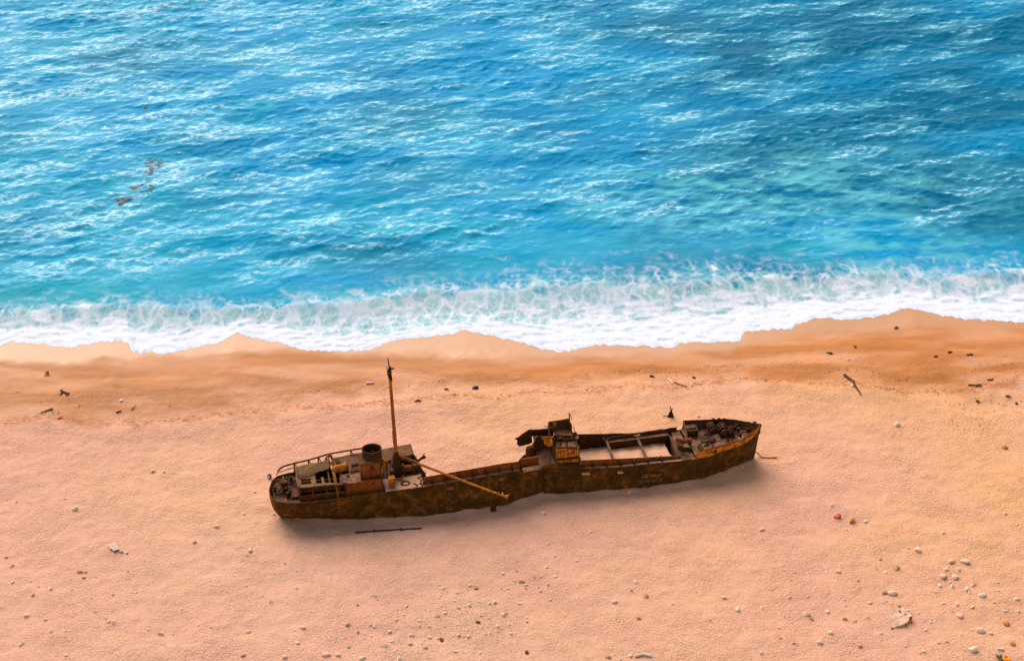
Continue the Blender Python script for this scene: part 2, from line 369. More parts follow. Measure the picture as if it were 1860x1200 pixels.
fib = q.math('MAXIMUM', fibre(-27, .75, 2.3, .004, .070), q.math('MAXIMUM', q.math('MULTIPLY', fibre(14, .65, 1.9, .004, .060), .85), q.math('MULTIPLY', fibre(-8, .30, .75, .004, .045), .8)))
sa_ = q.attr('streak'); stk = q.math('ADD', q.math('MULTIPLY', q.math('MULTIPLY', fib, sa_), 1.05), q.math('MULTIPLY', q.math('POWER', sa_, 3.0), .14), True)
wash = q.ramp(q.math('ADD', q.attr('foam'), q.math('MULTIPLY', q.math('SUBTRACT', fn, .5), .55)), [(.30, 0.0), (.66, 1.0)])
c1 = q.mix(stk, c1, q.mix(q.math('MULTIPLY', stk, .8), (.04, .56, .95), (.62, .84, 1.0)))  # sky reflection painted into the streak colour, cyan to white
fm = q.math('MAXIMUM', wash, lace_f)
froth = q.math('MAXIMUM', q.math('MULTIPLY', l2, .9), q.ramp(q.noise(q.mapping(co, (1, .6, 1)), 5.0, 4, .7), [(.36, 0.0), (.60, 1.0)]))
fcol = q.mix(froth, (.46, .57, .72), (.62, .72, .90))
c1 = q.mix(fm, c1, fcol)
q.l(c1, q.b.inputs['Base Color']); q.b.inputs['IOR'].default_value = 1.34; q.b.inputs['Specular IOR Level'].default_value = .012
q.l(q.math('ADD', .16, q.math('MULTIPLY', fm, .7)), q.b.inputs['Roughness'])
rip = q.noise(q.mapping(co, (1, 1.6, 1), (0, 0, .35)), 2.6, 3, .6, .3)
q.l(q.bump(q.math('ADD', rip, q.math('MULTIPLY', fm, q.math('MULTIPLY', fn, .8))), .38, .10), q.b.inputs['Normal'])
sea = grid_mesh('sea', X2, Y2, Z, q.m, dict(foam=foam, lace=lacem, streak=foam_glint, milk=milk, haze=haze, tint=tint, dark=dark))
tag(sea, 'turquoise blue sea with white surf washing onto the sand', kind='structure')


# ================================================================ the wreck
SHIP = empty('shipwreck', ORG, (-HEEL, 0, TH))
tag(SHIP, 'long rusty broken-backed coaster wreck half sunk in the sand, with a tall mast', 'shipwreck')

# ---- hull: outline of stations  (top xyz, waterline xy)
TOPN = [(-22.78,1.29,2.75),(-23.16,-.08,2.75),(-23.27,-.77,2.75),(-23.24,-1.5,2.75),(-22.96,-2.38,2.75),(-22.61,-2.83,2.75),(-21.81,-3.24,2.75),(-20.7,-3.40,2.75),
 (-19.64,-3.51,2.75),(-17.49,-3.53,2.76),(-15.79,-3.45,2.78),(-12.66,-3.36,2.85),(-8.95,-3.56,3.06),(-6.43,-3.51,3.19),(-4.3,-3.46,3.32),(-2.2,-3.37,3.41),(-.9,-3.1,3.35),(.31,-2.75,3.13),
 (1.5,-2.4,2.93),(2.62,-2.06,2.81),(2.80,-2.34,2.90),(3.31,-2.34,2.94),(4.8,-2.52,2.78),(6.45,-2.68,2.62),(8.3,-2.86,2.53),(10.15,-2.99,2.48),(12.85,-3.02,2.50),(15.74,-3.03,2.41),(17.28,-2.82,2.36)]
WLN = [(-20.5,1.0),(-21.8,.2),(-22.3,-.3),(-22.4,-.55),(-22.25,-.8),(-21.9,-1.0),(-21.0,-1.25),(-20,-1.5),(-19,-1.75),(-17.4,-2.2),(-15.8,-2.6),(-12.7,-3.16),(-8.9,-3.42),(-6.4,-3.38),
 (-4.3,-3.33),(-2.2,-3.23),(-.9,-2.95),(.3,-2.6),(1.5,-2.25),(2.62,-1.88),(2.80,-2.20),(3.33,-2.19),(4.8,-2.37),(6.49,-2.54),(8.3,-2.7),(10.2,-2.85),(12.9,-2.87),(15.7,-2.87),(17.0,-2.68)]
BT = [(1268,820,3.15),(1283,817,3.17),(1300,813,3.22),(1321,807.5,3.32),(1342,801,3.45),(1354,795.5,3.58),(1363,790,3.68),(1374,780.5,3.84),(1382,771,4.0)]   # forecastle rail
BB = [(1261,834,2.38),(1276,831,2.42),(1291,828,2.48),(1313,819,2.62),(1342,810,2.85),(1352,805.5,2.98),(1360,801,3.08),(1371,791.5,3.25),(1378,781,3.50)]
bt = [sl(*p) for p in BT]; bb = [sl(*p) for p in BB]
for a, b in zip(bb, [(17.6,-2.6),(18.4,-2.45),(19.3,-2.15),(20.6,-1.75),(22.0,-1.15),(22.6,-.85),(23.1,-.6),(23.7,-.3),(24.05,-.12)]):
    TOPN.append(a); WLN.append(b)
bow_top = bt[-1]; AXIS = bow_top[1]
TOPN[-1] = (24.45, AXIS, 3.45)
# far side (fore part whole, mid part collapsed, after part whole)
farF = [(24.1,.0+AXIS+.35,3.5),(23.3,.75,3.25),(22.3,1.45,2.95),(21.0,2.0,2.75),(19.3,2.5,2.6),(17.4,2.85,2.5),(15.7,2.95,2.75),(12.9,2.92,2.65),(10.2,2.85,2.95),(8.3,2.78,3.1),(6.45,2.72,3.30),(4.6,2.6,3.0),(3.2,2.45,2.6),(1.8,2.3,2.0),(.9,2.3,1.1),(.2,2.35,.4)]
farA = [(-7.9,3.1,.4),(-8.4,3.12,1.6),(-8.95,3.15,2.92),(-12.6,3.02,2.85),(-15.8,2.85,2.78),(-17.5,2.75,2.75),(-19.6,2.6,2.75),(-20.9,2.42,2.75),(-21.7,2.25,2.75),(-22.29,2.0,2.75)]
farWA = [(-7.9,2.95),(-8.4,2.95),(-8.9,2.95),(-12.6,2.75),(-15.8,2.3),(-17.3,2.05),(-18.6,1.8),(-19.4,1.6),(-19.8,1.4),(-20.1,1.25)]
def hull_rows(tops, wls):
    rows = []; n = 9
    for (x, y, z), (wx, wy) in zip(tops, wls):
        col = []
        for k in range(n):
            t = k/(n-1)                      # 0 rail .. 1 below the sand
            zz = z+( -1.0-z)*t; u = (z-zz)/(z+.1)    # 1 at the waterline
            e = u**(2.2 if x < -16 else 1.2) if u <= 1 else u
            px_, py_ = x+(wx-x)*e, y+(wy-y)*e
            col.append((px_, py_, zz))
        rows.append(col)
    return rows
def resample(P, step=.30):
    P = np.array(P, float); dd_ = np.r_[0, np.cumsum(np.linalg.norm(np.diff(P[:, :2], axis=0), axis=1))]
    tt = np.linspace(0, dd_[-1], max(3, int(dd_[-1]/step))); return np.stack([np.interp(tt, dd_, P[:, i]) for i in range(P.shape[1])], 1)
def skin(mb, tops, wls, dent=.03, seed=0):
    A = resample([(*t, *w_) for t, w_ in zip(tops, wls)])
    rows = hull_rows([tuple(a[:3]) for a in A], [tuple(a[3:]) for a in A]); n = len(rows[0]); vs = [p for r in rows for p in r]
    r = np.random.default_rng(seed)
    vs = [(x+r.normal(0, dent*.3), y+r.normal(0, dent), z) for x, y, z in vs]
    fs = [(i*n+k, (i+1)*n+k, (i+1)*n+k+1, i*n+k+1) for i in range(len(rows)-1) for k in range(n-1)]
    mb.add(vs, fs); return rows
mb = MB()
path_t = farA[::1]+TOPN; path_w = farWA+WLN
NEAR_ROWS = skin(mb, path_t, path_w, .022, 1)
farW = [(24.05,.1),(23.1,.5),(22.0,1.1),(20.6,1.7),(18.9,2.2),(17.2,2.6),(15.7,2.8),(12.9,2.8),(10.2,2.72),(8.3,2.65),(6.45,2.6),(4.6,2.5),(3.2,2.35),(1.8,2.2),(.9,2.2),(.2,2.25)]
skin(mb, [TOPN[-1]]+farF, [WLN[-1]]+farW, .022, 2)
hull = mb.build('hull', M['hull'], SHIP, True)
md = hull.modifiers.new('thickness', 'SOLIDIFY'); md.thickness = .07; md.offset = 0
topN = resample(TOPN, .4)
def near_edge(x):                          # y, z of the near deck edge at x
    A = np.array(TOPN[7:]); return float(np.interp(x, A[:, 0], A[:, 1])), float(np.interp(x, A[:, 0], A[:, 2]))
def near_wl(x):
    A = np.array(WLN[7:]); return float(np.interp(x, A[:, 0], A[:, 1]))
def hull_pt(x, dz, out=.06):               # a point on the near plating dz below the edge
    y, z = near_edge(x); zz = z-dz; u = dz/(z+.1); return (x, y+(near_wl(x)-y)*u**1.2-out, zz)
# rubbing strake and rail caps
def ribbon(mb, pts, wd, ht, dy=0):
    for a, b in zip(pts[:-1], pts[1:]): mb.tube([a, b], wd, 5)
mb = MB(); ribbon(mb, [(p[0], p[1], p[2]+.02) for p in topN if p[0] < 17.4 or p[1] > 2], .055, 0); mb.build('gunwale_rail', M['rust'], hull)
mb = MB(); ribbon(mb, [hull_pt(x, .95+.1*math.sin(x*.3), .02) for x in np.arange(-17, 2.5, .6)], .05, 0); mb.build('rubbing_strake', M['hull'], hull)
mb = MB(); ribbon(mb, [hull_pt(x, .8, .02) for x in np.arange(3.5, 17.0, .6)], .045, 0); mb.build('rubbing_strake', M['hull'], hull)
# counter rim plates
mb = MB(); ribbon(mb, [(p[0]+.0, p[1], p[2]-.75) for p in resample([(a[0]+.1*(1 if a[0] < -22 else 0), a[1]+.08, a[2]) for a in TOPN[:10]], .4)], .06, 0); mb.build('stern_rim', M['hull'], hull)
# stern post and rudder stub below the counter
mb = MB(); x0, y0 = -22.2, -.62
mb.box(-22.35, -21.2, -1.15, -.95, -.9, .75); mb.build('rudder', M['redrust'], SHIP)
mb = MB(); p = sl(540, 938, .1); mb.box(p[0]-.5, p[0]+.55, -1.75, -1.6, -.6, .55); mb.build('bilge_plate', M['boom'], hull)
# loose flap hanging on the near side
mb = MB(); p = sl(896, 921, .3); mb.prism([(p[0]-.3, p[1]-.05, -.1), (p[0]+.3, p[1]-.1, -.05), (p[0]+.22, p[1]+.05, .75), (p[0]-.22, p[1]+.05, .7)], (0, -.1, 0)); mb.build('loose_plate', M['darkiron'], hull)
# freeing ports: frame and the pale gap in it
for (px, py, w_) in ((1064, 861.5, .42), (1128, 859.8, .38), (817, 885, .36), (909, 870, .44)):
    x = sy(px, py, near_edge(sy(px, py, -3)[0])[0])[0]
    dz = .42
    fr_ = MB(); a = hull_pt(x-w_, dz-.02); b = hull_pt(x+w_, dz-.02); c_ = hull_pt(x+w_, dz+.34); d_ = hull_pt(x-w_, dz+.34)
    for u_, v_ in ((a, b), (b, c_), (c_, d_), (d_, a)): fr_.tube([u_, v_], .035, 4)
    f_ = fr_.build('freeing_port', M['rust'], hull)
    MB().prism([hull_pt(x-w_+.02, dz, .05), hull_pt(x+w_-.02, dz, .05), hull_pt(x+w_-.02, dz+.32, .05), hull_pt(x-w_+.02, dz+.32, .05)], (0, .03, 0)).build('opening', M['paleport'] if px > 1000 else M['deck'], f_)
mb = MB()
for k in range(7):
    z0_, z1_ = .05+k*.4, .05+(k+1)*.4; x0_, x1_ = 2.70+.10*math.sin(k*2.1), 2.70+.10*math.sin((k+1)*2.1); w0_ = .05+.05*(k % 2)
    mb.prism([hull_pt(x0_-w0_, z0_, .05), hull_pt(x0_+w0_, z0_, .05), hull_pt(x1_+.06, z1_, .05), hull_pt(x1_-.06, z1_, .05)], (0, -.02, 0))
mb.build('torn_seam', M['darkiron'], hull)
# ---- graffiti: strokes of chalky paint on the plating
GLY = {'A':[(0,0,.5,1),(.5,1,1,0),(.2,.4,.8,.4)],'B':[(0,0,0,1),(0,1,.7,1),(.7,1,.7,.55),(.7,.55,0,.5),(.7,.5,.9,0),(.9,0,0,0)],'C':[(.9,1,0,1),(0,1,0,0),(0,0,.9,0)],'E':[(0,0,0,1),(0,1,.8,1),(0,.5,.7,.5),(0,0,.8,0)],
 'H':[(0,0,0,1),(1,0,1,1),(0,.5,1,.5)],'I':[(.5,0,.5,1)],'K':[(0,0,0,1),(0,.45,.9,1),(0,.5,.9,0)],'M':[(0,0,0,1),(0,1,.5,.4),(.5,.4,1,1),(1,1,1,0)],'N':[(0,0,0,1),(0,1,1,0),(1,0,1,1)],'И':[(0,0,0,1),(0,0,1,1),(1,0,1,1)],
 'O':[(0,0,0,1),(0,1,1,1),(1,1,1,0),(1,0,0,0)],'P':[(0,0,0,1),(0,1,.9,1),(.9,1,.9,.5),(.9,.5,0,.5)],'П':[(0,0,0,1),(0,1,1,1),(1,1,1,0)],'R':[(0,0,0,1),(0,1,.9,1),(.9,1,.9,.5),(.9,.5,0,.5),(.3,.5,.9,0)],
 'T':[(0,1,1,1),(.5,1,.5,0)],'X':[(0,0,1,1),(0,1,1,0)],'Л':[(0,0,.5,1),(.5,1,1,0)],'Ч':[(0,1,0,.5),(0,.5,1,.5),(1,1,1,0)],'S':[(.9,1,0,1),(0,1,0,.5),(0,.5,.9,.5),(.9,.5,.9,0),(.9,0,0,0)],'2':[(0,1,.9,1),(.9,1,.9,.5),(.9,.5,0,0),(0,0,.9,0)],'.':[(.4,0,.6,.08)],' ':[]}
def graffiti(text, x0, x1, dz, h, th, mat):
    n = len(text); adv = (x1-x0)/n
    for i, ch in enumerate(text):
        mb = MB()
        jx, jz = random.uniform(-.04, .04), random.uniform(-.05, .05)
        for a, b, c_, d_ in GLY[ch]:
            p = np.array([x0+adv*(i+.1+.75*a)+jx, (1-b)*h]); r_ = np.array([x0+adv*(i+.1+.75*c_)+jx, (1-d_)*h]); t = r_-p; L_ = np.linalg.norm(t)+1e-6
            nn = np.array([-t[1], t[0]])/L_*th; m_ = 1 if L_ < .8 else 2
            for k in range(m_):
                u_ = p+t*k/m_; v_ = p+t*(k+1)/m_
                q4 = [u_-nn, v_-nn, v_+nn, u_+nn]
                mb.prism([hull_pt(e[0], dz+jz+e[1], .085) for e in q4], (0, -.006, 0))
        if mb.v: mb.build('painted_letter', mat, hull)
M['chalkdim'] = plain('faded_graffiti_paint', (.135, .066, .022), .9, .5, 8.0, 0)
M['chalkwarm'] = plain('orange_graffiti_paint', (.27, .125, .042), .9, .5, 8.0, 0)
X = lambda px, py: sy(px, py, near_edge(sy(px, py, -3)[0])[0])[0]
graffiti('NEMAИ', X(1167, 870), X(1201, 866), 1.13, .42, .042, M['chalkwarm'])
graffiti('ЧEMПИOK', X(1159, 880), X(1205, 875), 1.68, .42, .035, M['chalk'])
graffiti('HE.IRMA', X(1042, 878), X(1088, 875), 1.30, .40, .03, M['chalkdim'])
graffiti('PRKOCAECAЛИ', X(1003, 892), X(1122, 884), 1.82, .55, .038, M['chalkdim'])
graffiti('AI2OTT', X(745, 932), X(773, 929), 2.05, .28, .028, M['chalk'])
graffiti('RISPAN', X(743, 937), X(775, 934), 2.38, .30, .028, M['chalk'])
mbp = MB()
for k in range(26):                        # small pale chips along the plating
    x = random.choice([random.uniform(-8, -2), random.uniform(-20, 14)]); dz = random.uniform(.6, 2.4)
    a = hull_pt(x, dz, .075); w_ = random.uniform(.04, .10); mbp.box(a[0]-w_, a[0]+w_, a[1]-.01, a[1]+.03, a[2]-w_*.6, a[2]+w_*.6)
o_ = mbp.build('flaked_paint', M['chalk'], hull); o_['kind'] = 'stuff'

# ---- poop deck, side decks
def deck_poly(mb, near, far, z, t=.08):
    """strip between two edge polylines given as (x,y) at the same x stations"""
    for (a, b), (c_, d_) in zip(zip(near[:-1], far[:-1]), zip(near[1:], far[1:])):
        mb.add([(*a, z), (*c_, z), (*d_, z), (*b, z), (*a, z-t), (*c_, z-t), (*d_, z-t), (*b, z-t)], [(0,1,2,3),(4,7,6,5),(0,4,5,1),(3,2,6,7),(1,5,6,2),(0,3,7,4)])
xs_ = [-22.95,-22.6,-21.8,-20.7,-19.6,-17.5,-15.8,-12.7,-9.02]
mb = MB(); deck_poly(mb, list(zip(xs_, [-1.9,-2.6,-3.12,-3.3,-3.42,-3.44,-3.36,-3.27,-3.45])), list(zip(xs_, [.6,1.45,2.1,2.35,2.5,2.65,2.75,2.92,3.05])), 2.42)
poop = mb.build('poop_deck', M['deckdark'], SHIP)
mb = MB(); e = [near_edge(x) for x in (-12.6,-10.8,-8.95)]
for x0, x1, a, b in ((-12.6,-10.8,e[0],e[1]), (-10.8,-8.95,e[1],e[2])):
    mb.prism([(x0,a[0]+.06,a[1]-.06),(x1,b[0]+.06,b[1]-.06),(x1,-.9,b[1]-.1),(x0,-.9,a[1]-.1)], (0,0,.05))
fd_ = mb.build('working_deck', M['paleport'], SHIP)
mb = MB(); mb.box(-9.08,-8.98,-3.45,3.05,-.8,2.86); mb.build('break_bulkhead', M['darkiron'], SHIP)
def side_deck(xl, wdt, name, mat, drop=.1):
    mb = MB()
    for x0, x1 in zip(xl[:-1], xl[1:]):
        (y0, z0), (y1, z1) = near_edge(x0), near_edge(x1)
        mb.prism([(x0,y0+.05,z0-drop),(x1,y1+.05,z1-drop),(x1,y1+wdt,z1-drop),(x0,y0+wdt,z0-drop)], (0,0,-.07))
    return mb.build(name, mat, SHIP)
side_deck(np.arange(-8.9, .5, 1.02), .62, 'side_deck', M['paleport'])
side_deck(np.linspace(6.3, 17.2, 12), .62, 'side_deck', M['paleport'])
# hatch coamings
def coaming(xl, off, h0, h1, mat, par=SHIP, ragged=.0):
    mb = MB(); r = random.Random(3)
    for x0, x1 in zip(xl[:-1], xl[1:]):
        (y0, z0), (y1, z1) = near_edge(x0), near_edge(x1); a = r.uniform(-ragged, ragged)
        mb.prism([(x0,y0+off,z0-.4),(x1,y1+off,z1-.4),(x1,y1+off,z1+h1+a),(x0,y0+off,z0+h0+a)], (0,.09,0))
    return mb.build('hatch_coaming', mat, par)
ca = coaming(np.linspace(-8.95, .35, 19), .62, .62, .62, M['redrust'], ragged=.05)
for x in np.arange(-8.2, .2, 1.3):
    y, z = near_edge(x); MB().box(x-.05, x+.05, y+.30, y+.62, z-.1, z+.45).build('coaming_bracket', M['darkiron'], ca)
mb = MB(); mb.tube([(x, near_edge(x)[0]+.64, near_edge(x)[1]+.64) for x in np.linspace(-8.95, .3, 12)], .06, 6); mb.build('coaming_rail', M['rust'], ca)
# forward hold: coamings, end plate, cross beams, sand in it
P = sl
cz = 3.05
ho = [sy(1053, 838, -2.15), sy(1140, 834, -2.3), sy(1233, 829, -2.3)]
mb = MB()
for a, b in zip(ho[:-1], ho[1:]):
    mb.prism([a, b, (b[0], b[1], b[2]-.75), (a[0], a[1], a[2]-.75)], (0, .10, 0))
cf = mb.build('hatch_coaming', M['redrust'], SHIP)
mb = MB(); mb.tube([(a[0], a[1]+.05, a[2]+.03) for a in ho], .07, 6); mb.build('coaming_rail', M['roof'], cf)
for x in np.arange(7.4, 15.4, 1.35):
    y, z = near_edge(x); MB().box(x-.05, x+.05, y+.25, y+.75, z-.1, z+.4).build('coaming_bracket', M['darkiron'], cf)
zt = ho[2][2]
e0, e1 = ho[2], sl(1215, 789.5, zt-.15)
mb = MB(); mb.prism([e0, e1, (e1[0], e1[1], .4), (e0[0], e0[1], .4)], (.10, 0, 0)); mb.build('hatch_end_plate', M['roof'], SHIP)
mb = MB(); mb.prism([(e0[0]-.05, e0[1], e0[2]+.02), (e1[0]-.05, e1[1], e1[2]+.02), (e1[0]+.45, e1[1], e1[2]-.25), (e0[0]+.30, e0[1], e0[2]-.22)], (0, 0, .05)); mb.build('hatch_end_ledge', M['deck'], SHIP)
far_hold = [(sl(1043, 789, 3.35)), sl(1095, 788, 3.1)]
mb = MB(); a, b = far_hold
mb.prism([a, b, (b[0], b[1]-.15, .3), (a[0], a[1]-.15, .3)], (0, .1, 0)); mb.build('far_bulwark', M['darkiron'], SHIP)
f1 = [sl(1097, 797, 2.62), sl(1107, 794, 2.7), sl(1160, 787.5, 2.7), sl(1212, 780.5, 2.72), sl(1229, 778, 2.72)]
mb = MB()
for a, b in zip(f1[:-1], f1[1:]): mb.prism([a, b, (b[0], b[1]-.1, .2), (a[0], a[1]-.1, .2)], (0, .1, 0))
fb_ = mb.build('far_bulwark', M['rust'], SHIP)
mb = MB(); r_ = random.Random(9)
pts_ = [tuple(np.array(f1[0])*(1-t)+np.array(f1[-1])*t+np.array([0, .02, r_.uniform(-.03, .10)])) for t in np.linspace(0, 1, 22)]
mb.tube(pts_, .10, 6); mb.build('bent_rail', M['darkiron'], fb_)
# far side deck seen between far coaming and rail
mb = MB(); a, b = sl(1107, 803, 2.45), sl(1215, 789.5, 2.5); mb.prism([a, b, (b[0], 2.75, 2.45), (a[0], 2.75, 2.4)], (0, 0, -.08)); mb.build('side_deck', M['deck'], SHIP)
mb = MB(); a2, b2 = sl(1107, 803, 2.5), sl(1215, 789.5, 2.55); mb.prism([a2, b2, (b2[0], b2[1], .6), (a2[0], a2[1], .6)], (0, -.08, 0)); mb.build('hatch_coaming', M['darkiron'], SHIP)
for (p0, p1, wd) in (((1101, 797), (1115, 836), .11), ((1156.5, 791), (1175, 832), .12)):
    a = sl(*p0, 2.55); b = sl(*p1, 2.85); mb = MB()
    dx = wd; mb.prism([(a[0]-dx, a[1], a[2]), (a[0]+dx, a[1], a[2]), (b[0]+dx, b[1], b[2]), (b[0]-dx, b[1], b[2])], (0, 0, -.22))
    bm_ = mb.build('hatch_beam', M['roof'], SHIP)
    MB().box(a[0]-.32, a[0]+.32, a[1]-.12, a[1]+.12, a[2]+.01, a[2]+.12).build('beam_cap', M['paleport'], bm_)
# wind blown sand filling the holds: part of the ground
def sand_fill(x0, x1, y0, y1, z, n=26, amp=.12):
    gx, gy = np.meshgrid(np.linspace(x0, x1, n), np.linspace(y0, y1, 12))
    gzv = z(gx, gy)+amp*samp(F2, 37, gx*1.3, gy*1.3)*.4
    Wd = (ROT @ np.stack([gx.ravel(), gy.ravel(), gzv.ravel()]))+ORG[:, None]
    sh = gx.shape; zero = np.zeros(sh); wv = np.full(sh, .6)
    o = grid_mesh('sand_fill', Wd[0].reshape(sh), Wd[1].reshape(sh), Wd[2].reshape(sh), sand.data.materials[0], dict(wet=zero, damp=zero, wrack=zero, warm=wv, smooth=zero+.5))
    tag(o, 'drifted sand lying inside the open hold', kind='structure')
sand_fill(5.6, 15.6, -2.35, 2.5, lambda x, y: 1.78-.02*y+.0*x)

# ---- deckhouse on the poop
DH = empty('deckhouse'); DH.parent = SHIP
hx0, hx1, hy0, hy1, hz0, hz1 = -20.6, -12.95, -2.7, 1.35, 2.42, 3.92
def part(name, mat, mb, par): return mb.build(name, mat, par)
mb = MB(); xw = list(np.linspace(hx0, hx1, 6))
part('wall', M['redrust'], MB().box(-16.2, hx1, hy0, hy0+.08, hz0, hz1), DH)
part('wall', M['rust'], MB().box(hx0, -16.25, hy0+.02, hy0+.1, hz0, hz0+.62), DH)
part('wall', M['darkiron'], MB().box(hx0, hx0+.08, hy0+.1, hy1, hz0, hz1-.02), DH)
part('wall', M['darkiron'], MB().box(hx1-.08, hx1, hy0+.1, hy1+1.2, hz0, hz1-.02), DH)
part('wall', M['darkiron'], MB().box(hx0+.1, hx1-.1, hy1-.1, hy1, hz0, hz1-.02), DH)
part('wall', M['darkiron'], MB().box(hx0+.1, -16.3, -1.55, -1.47, hz0, hz1-.05), DH)   # inner bulkhead behind the open side passage
for x in (hx0+.03, -19.35, -18.05, -16.9, -16.25):
    part('stanchion', M['rust'] if x > -20 else M['roof'], MB().box(x-.045, x+.045, hy0-.03, hy0+.06, hz0+.6, hz1), DH)
for z in (3.5, 3.72):
    part('rail', M['rust'], MB().tube([(hx0, hy0-.04, z-.03), (-18.3, hy0-.05, z+.02), (-16.2, hy0-.04, z)], .035, 5), DH)
part('rail', M['roof'], MB().tube([(hx0-.05, hy0-.02, hz1+.03), (-18.5, hy0-.06, hz1+.0), (-16.1, hy0-.02, hz1+.04)], .07, 5), DH)
# porthole and vents in the wall
for px, py, r_ in ((634, 881, .13), (677, 878, .09)):
    p = sy(px, py, hy0-.01); wn = MB().lathe((p[0], p[1], p[2]), [(r_+.05, 0), (r_+.05, -.03), (r_, -.03), (r_, .0)], 14, 1).build('porthole', M['rust'], DH)
# roof: several plates with dark gaps between them
def roof_plate(px, z, mat, name='roof_plate', t=.06):
    mb = MB(); mb.prism([sl(x_, y_, z) for x_, y_ in px], (0, 0, -t)); return part(name, mat, mb, DH)
rz = 3.96
roof_plate([(621, 861), (653, 857.5), (656, 873), (648, 876), (620, 878)], rz, M['deck'])
roof_plate([(583, 866), (587.5, 866), (590, 877.5), (585.5, 878)], rz, M['canvas'])
roof_plate([(594, 854), (596.3, 854), (600.5, 876.5), (598, 877)], rz, M['roof'])
roof_plate([(605, 850), (608, 850), (612, 877), (609, 877)], rz, M['roof'])
roof_plate([(616, 849), (620, 849), (622, 877), (618, 877)], rz, M['roof'])
roof_plate([(543, 881), (590, 876.5), (622, 876.5), (622, 879), (590, 880), (543, 885.5)], rz+.02, M['canvas'])
roof_plate([(602, 832), (660, 820.5), (661, 838), (637, 843), (620, 846), (604, 848)], rz, M['roof'])
roof_plate([(632, 844), (637, 843), (640, 861), (634, 861.5)], rz, M['roof'])
roof_plate([(637, 855), (657, 853), (657, 858), (637, 861)], rz, M['deck'])
roof_plate([(537, 868), (546, 867.5), (548, 882), (541, 884)], rz-.03, M['canvas'])
roof_plate([(537.5, 866), (572, 862), (573, 867), (538.5, 871)], rz-.01, M['canvas'])
roof_plate([(564, 867), (572, 866), (575, 877), (566, 879)], rz-.03, M['canvas'])
part('floor', M['darkiron'], MB().box(hx0+.1, hx1-.1, -1.4, hy1-.12, 2.5, 2.56), DH)
# skylight frame aft, small bench in it
p = sl(551, 873, 3.7); part('hatch_lid', M['roof'], MB().prism([sl(546, 869, 3.85), sl(565, 867, 3.85), sl(566, 879, 3.7), sl(548, 881, 3.7)], (0, 0, -.06)), DH)
# torn awning board lying up against the far rail
mb = MB(); aw = [sl(536.5, 848, 4.35), sl(560, 842, 4.4), sl(582, 838, 4.5), sl(597, 834.5, 4.6), sl(597.5, 850.5, 4.25), sl(588, 854, 4.15), sl(572, 857, 4.1), sl(556, 861, 4.05), sl(538, 864, 4.05)]
mb.prism(aw, (0, 0, -.05)); part('awning_board', M['canvas'], mb, DH)
mb = MB(); cr = [sl(538, 865, 4.1), sl(552, 861, 4.14), sl(568, 858, 4.16), sl(580, 856, 4.15), sl(566, 863, 4.02), sl(550, 868, 4.0)]
mb.prism(cr, (0, 0, -.05)); part('awning_board', M['roof'], mb, DH)
for px0, px1 in (((537, 849), (543, 884)),):
    part('awning_post', M['canvas'], MB().tube([sl(*px0, 4.35), sl(*px1, 4.0)], .07, 6), DH)
# bent davit arch on the far side
part('davit', M['canvas'], MB().tube([sl(588, 843, 4.35), sl(592, 832, 4.6), sl(597, 825, 4.7), sl(602, 827, 4.6), sl(603, 834, 4.2)], .10, 7), DH)
part('davit', M['roof'], MB().tube([sl(594, 827, 4.7), sl(594, 838, 4.4), sl(596, 846, 4.1)], .06, 6), DH)
# ribbed boiler drum and its cover
a, b = sl(608, 852, 4.25), sl(629.5, 847, 4.25)
mb = MB(); n_ = 11
for i in range(n_):
    t0, t1 = i/n_, (i+.82)/n_; A_, B_ = np.array(a), np.array(b); mb.tube([A_+(B_-A_)*t0, A_+(B_-A_)*t1], .40 if i % 2 else .36, 14)
dr = part('ribbed_drum', M['orange'], mb, DH)
mb = MB(); mb.prism([sl(597, 838, 4.5), sl(606, 836, 4.5), sl(612, 846, 4.3), sl(604, 851, 4.2), sl(598, 846, 4.3)], (0, 0, -.06)); part('torn_plate', M['redrust'], mb, DH)
mb = MB(); mb.prism([sl(608, 835, 4.3), sl(616, 835.5, 4.3), sl(620, 842, 4.2), sl(612, 843, 4.2)], (0, 0, .12)); part('torn_plate', M['darkiron'], mb, DH)
# leaning orange pole
mb = MB(); mb.tube([sl(602, 846.5, 4.75), sl(606, 861, 4.4), sl(610.5, 882, 3.6), sl(614.5, 905, 2.5)], .09, 7); part('leaning_pole', M['boom'], mb, DH)
part('pole_tip', M['paleport'], MB().tube([sl(601.5, 846, 4.8), sl(603.5, 851.5, 4.75)], .10, 7), DH)
# companion skylight opening (dark coaming with bars)
mb = MB(); o4 = [sl(637, 846, 4.05), sl(653.5, 841.5, 4.05), sl(655, 853, 4.05), sl(638, 856, 4.05)]
for u_, v_ in zip(o4, o4[1:]+o4[:1]): mb.tube([u_, v_], .09, 5)
part('skylight_frame', M['roof'], mb, DH)
mb = MB(); mb.prism([(p_[0], p_[1], 3.99) for p_ in o4], (0, 0, .012)); part('skylight_well', M['darkiron'], mb, DH)
part('deck_lamp', M['rust'], MB().lathe(sl(632, 864.5, 3.97), [(.0, .22), (.12, .2), (.16, .0)], 10), DH)
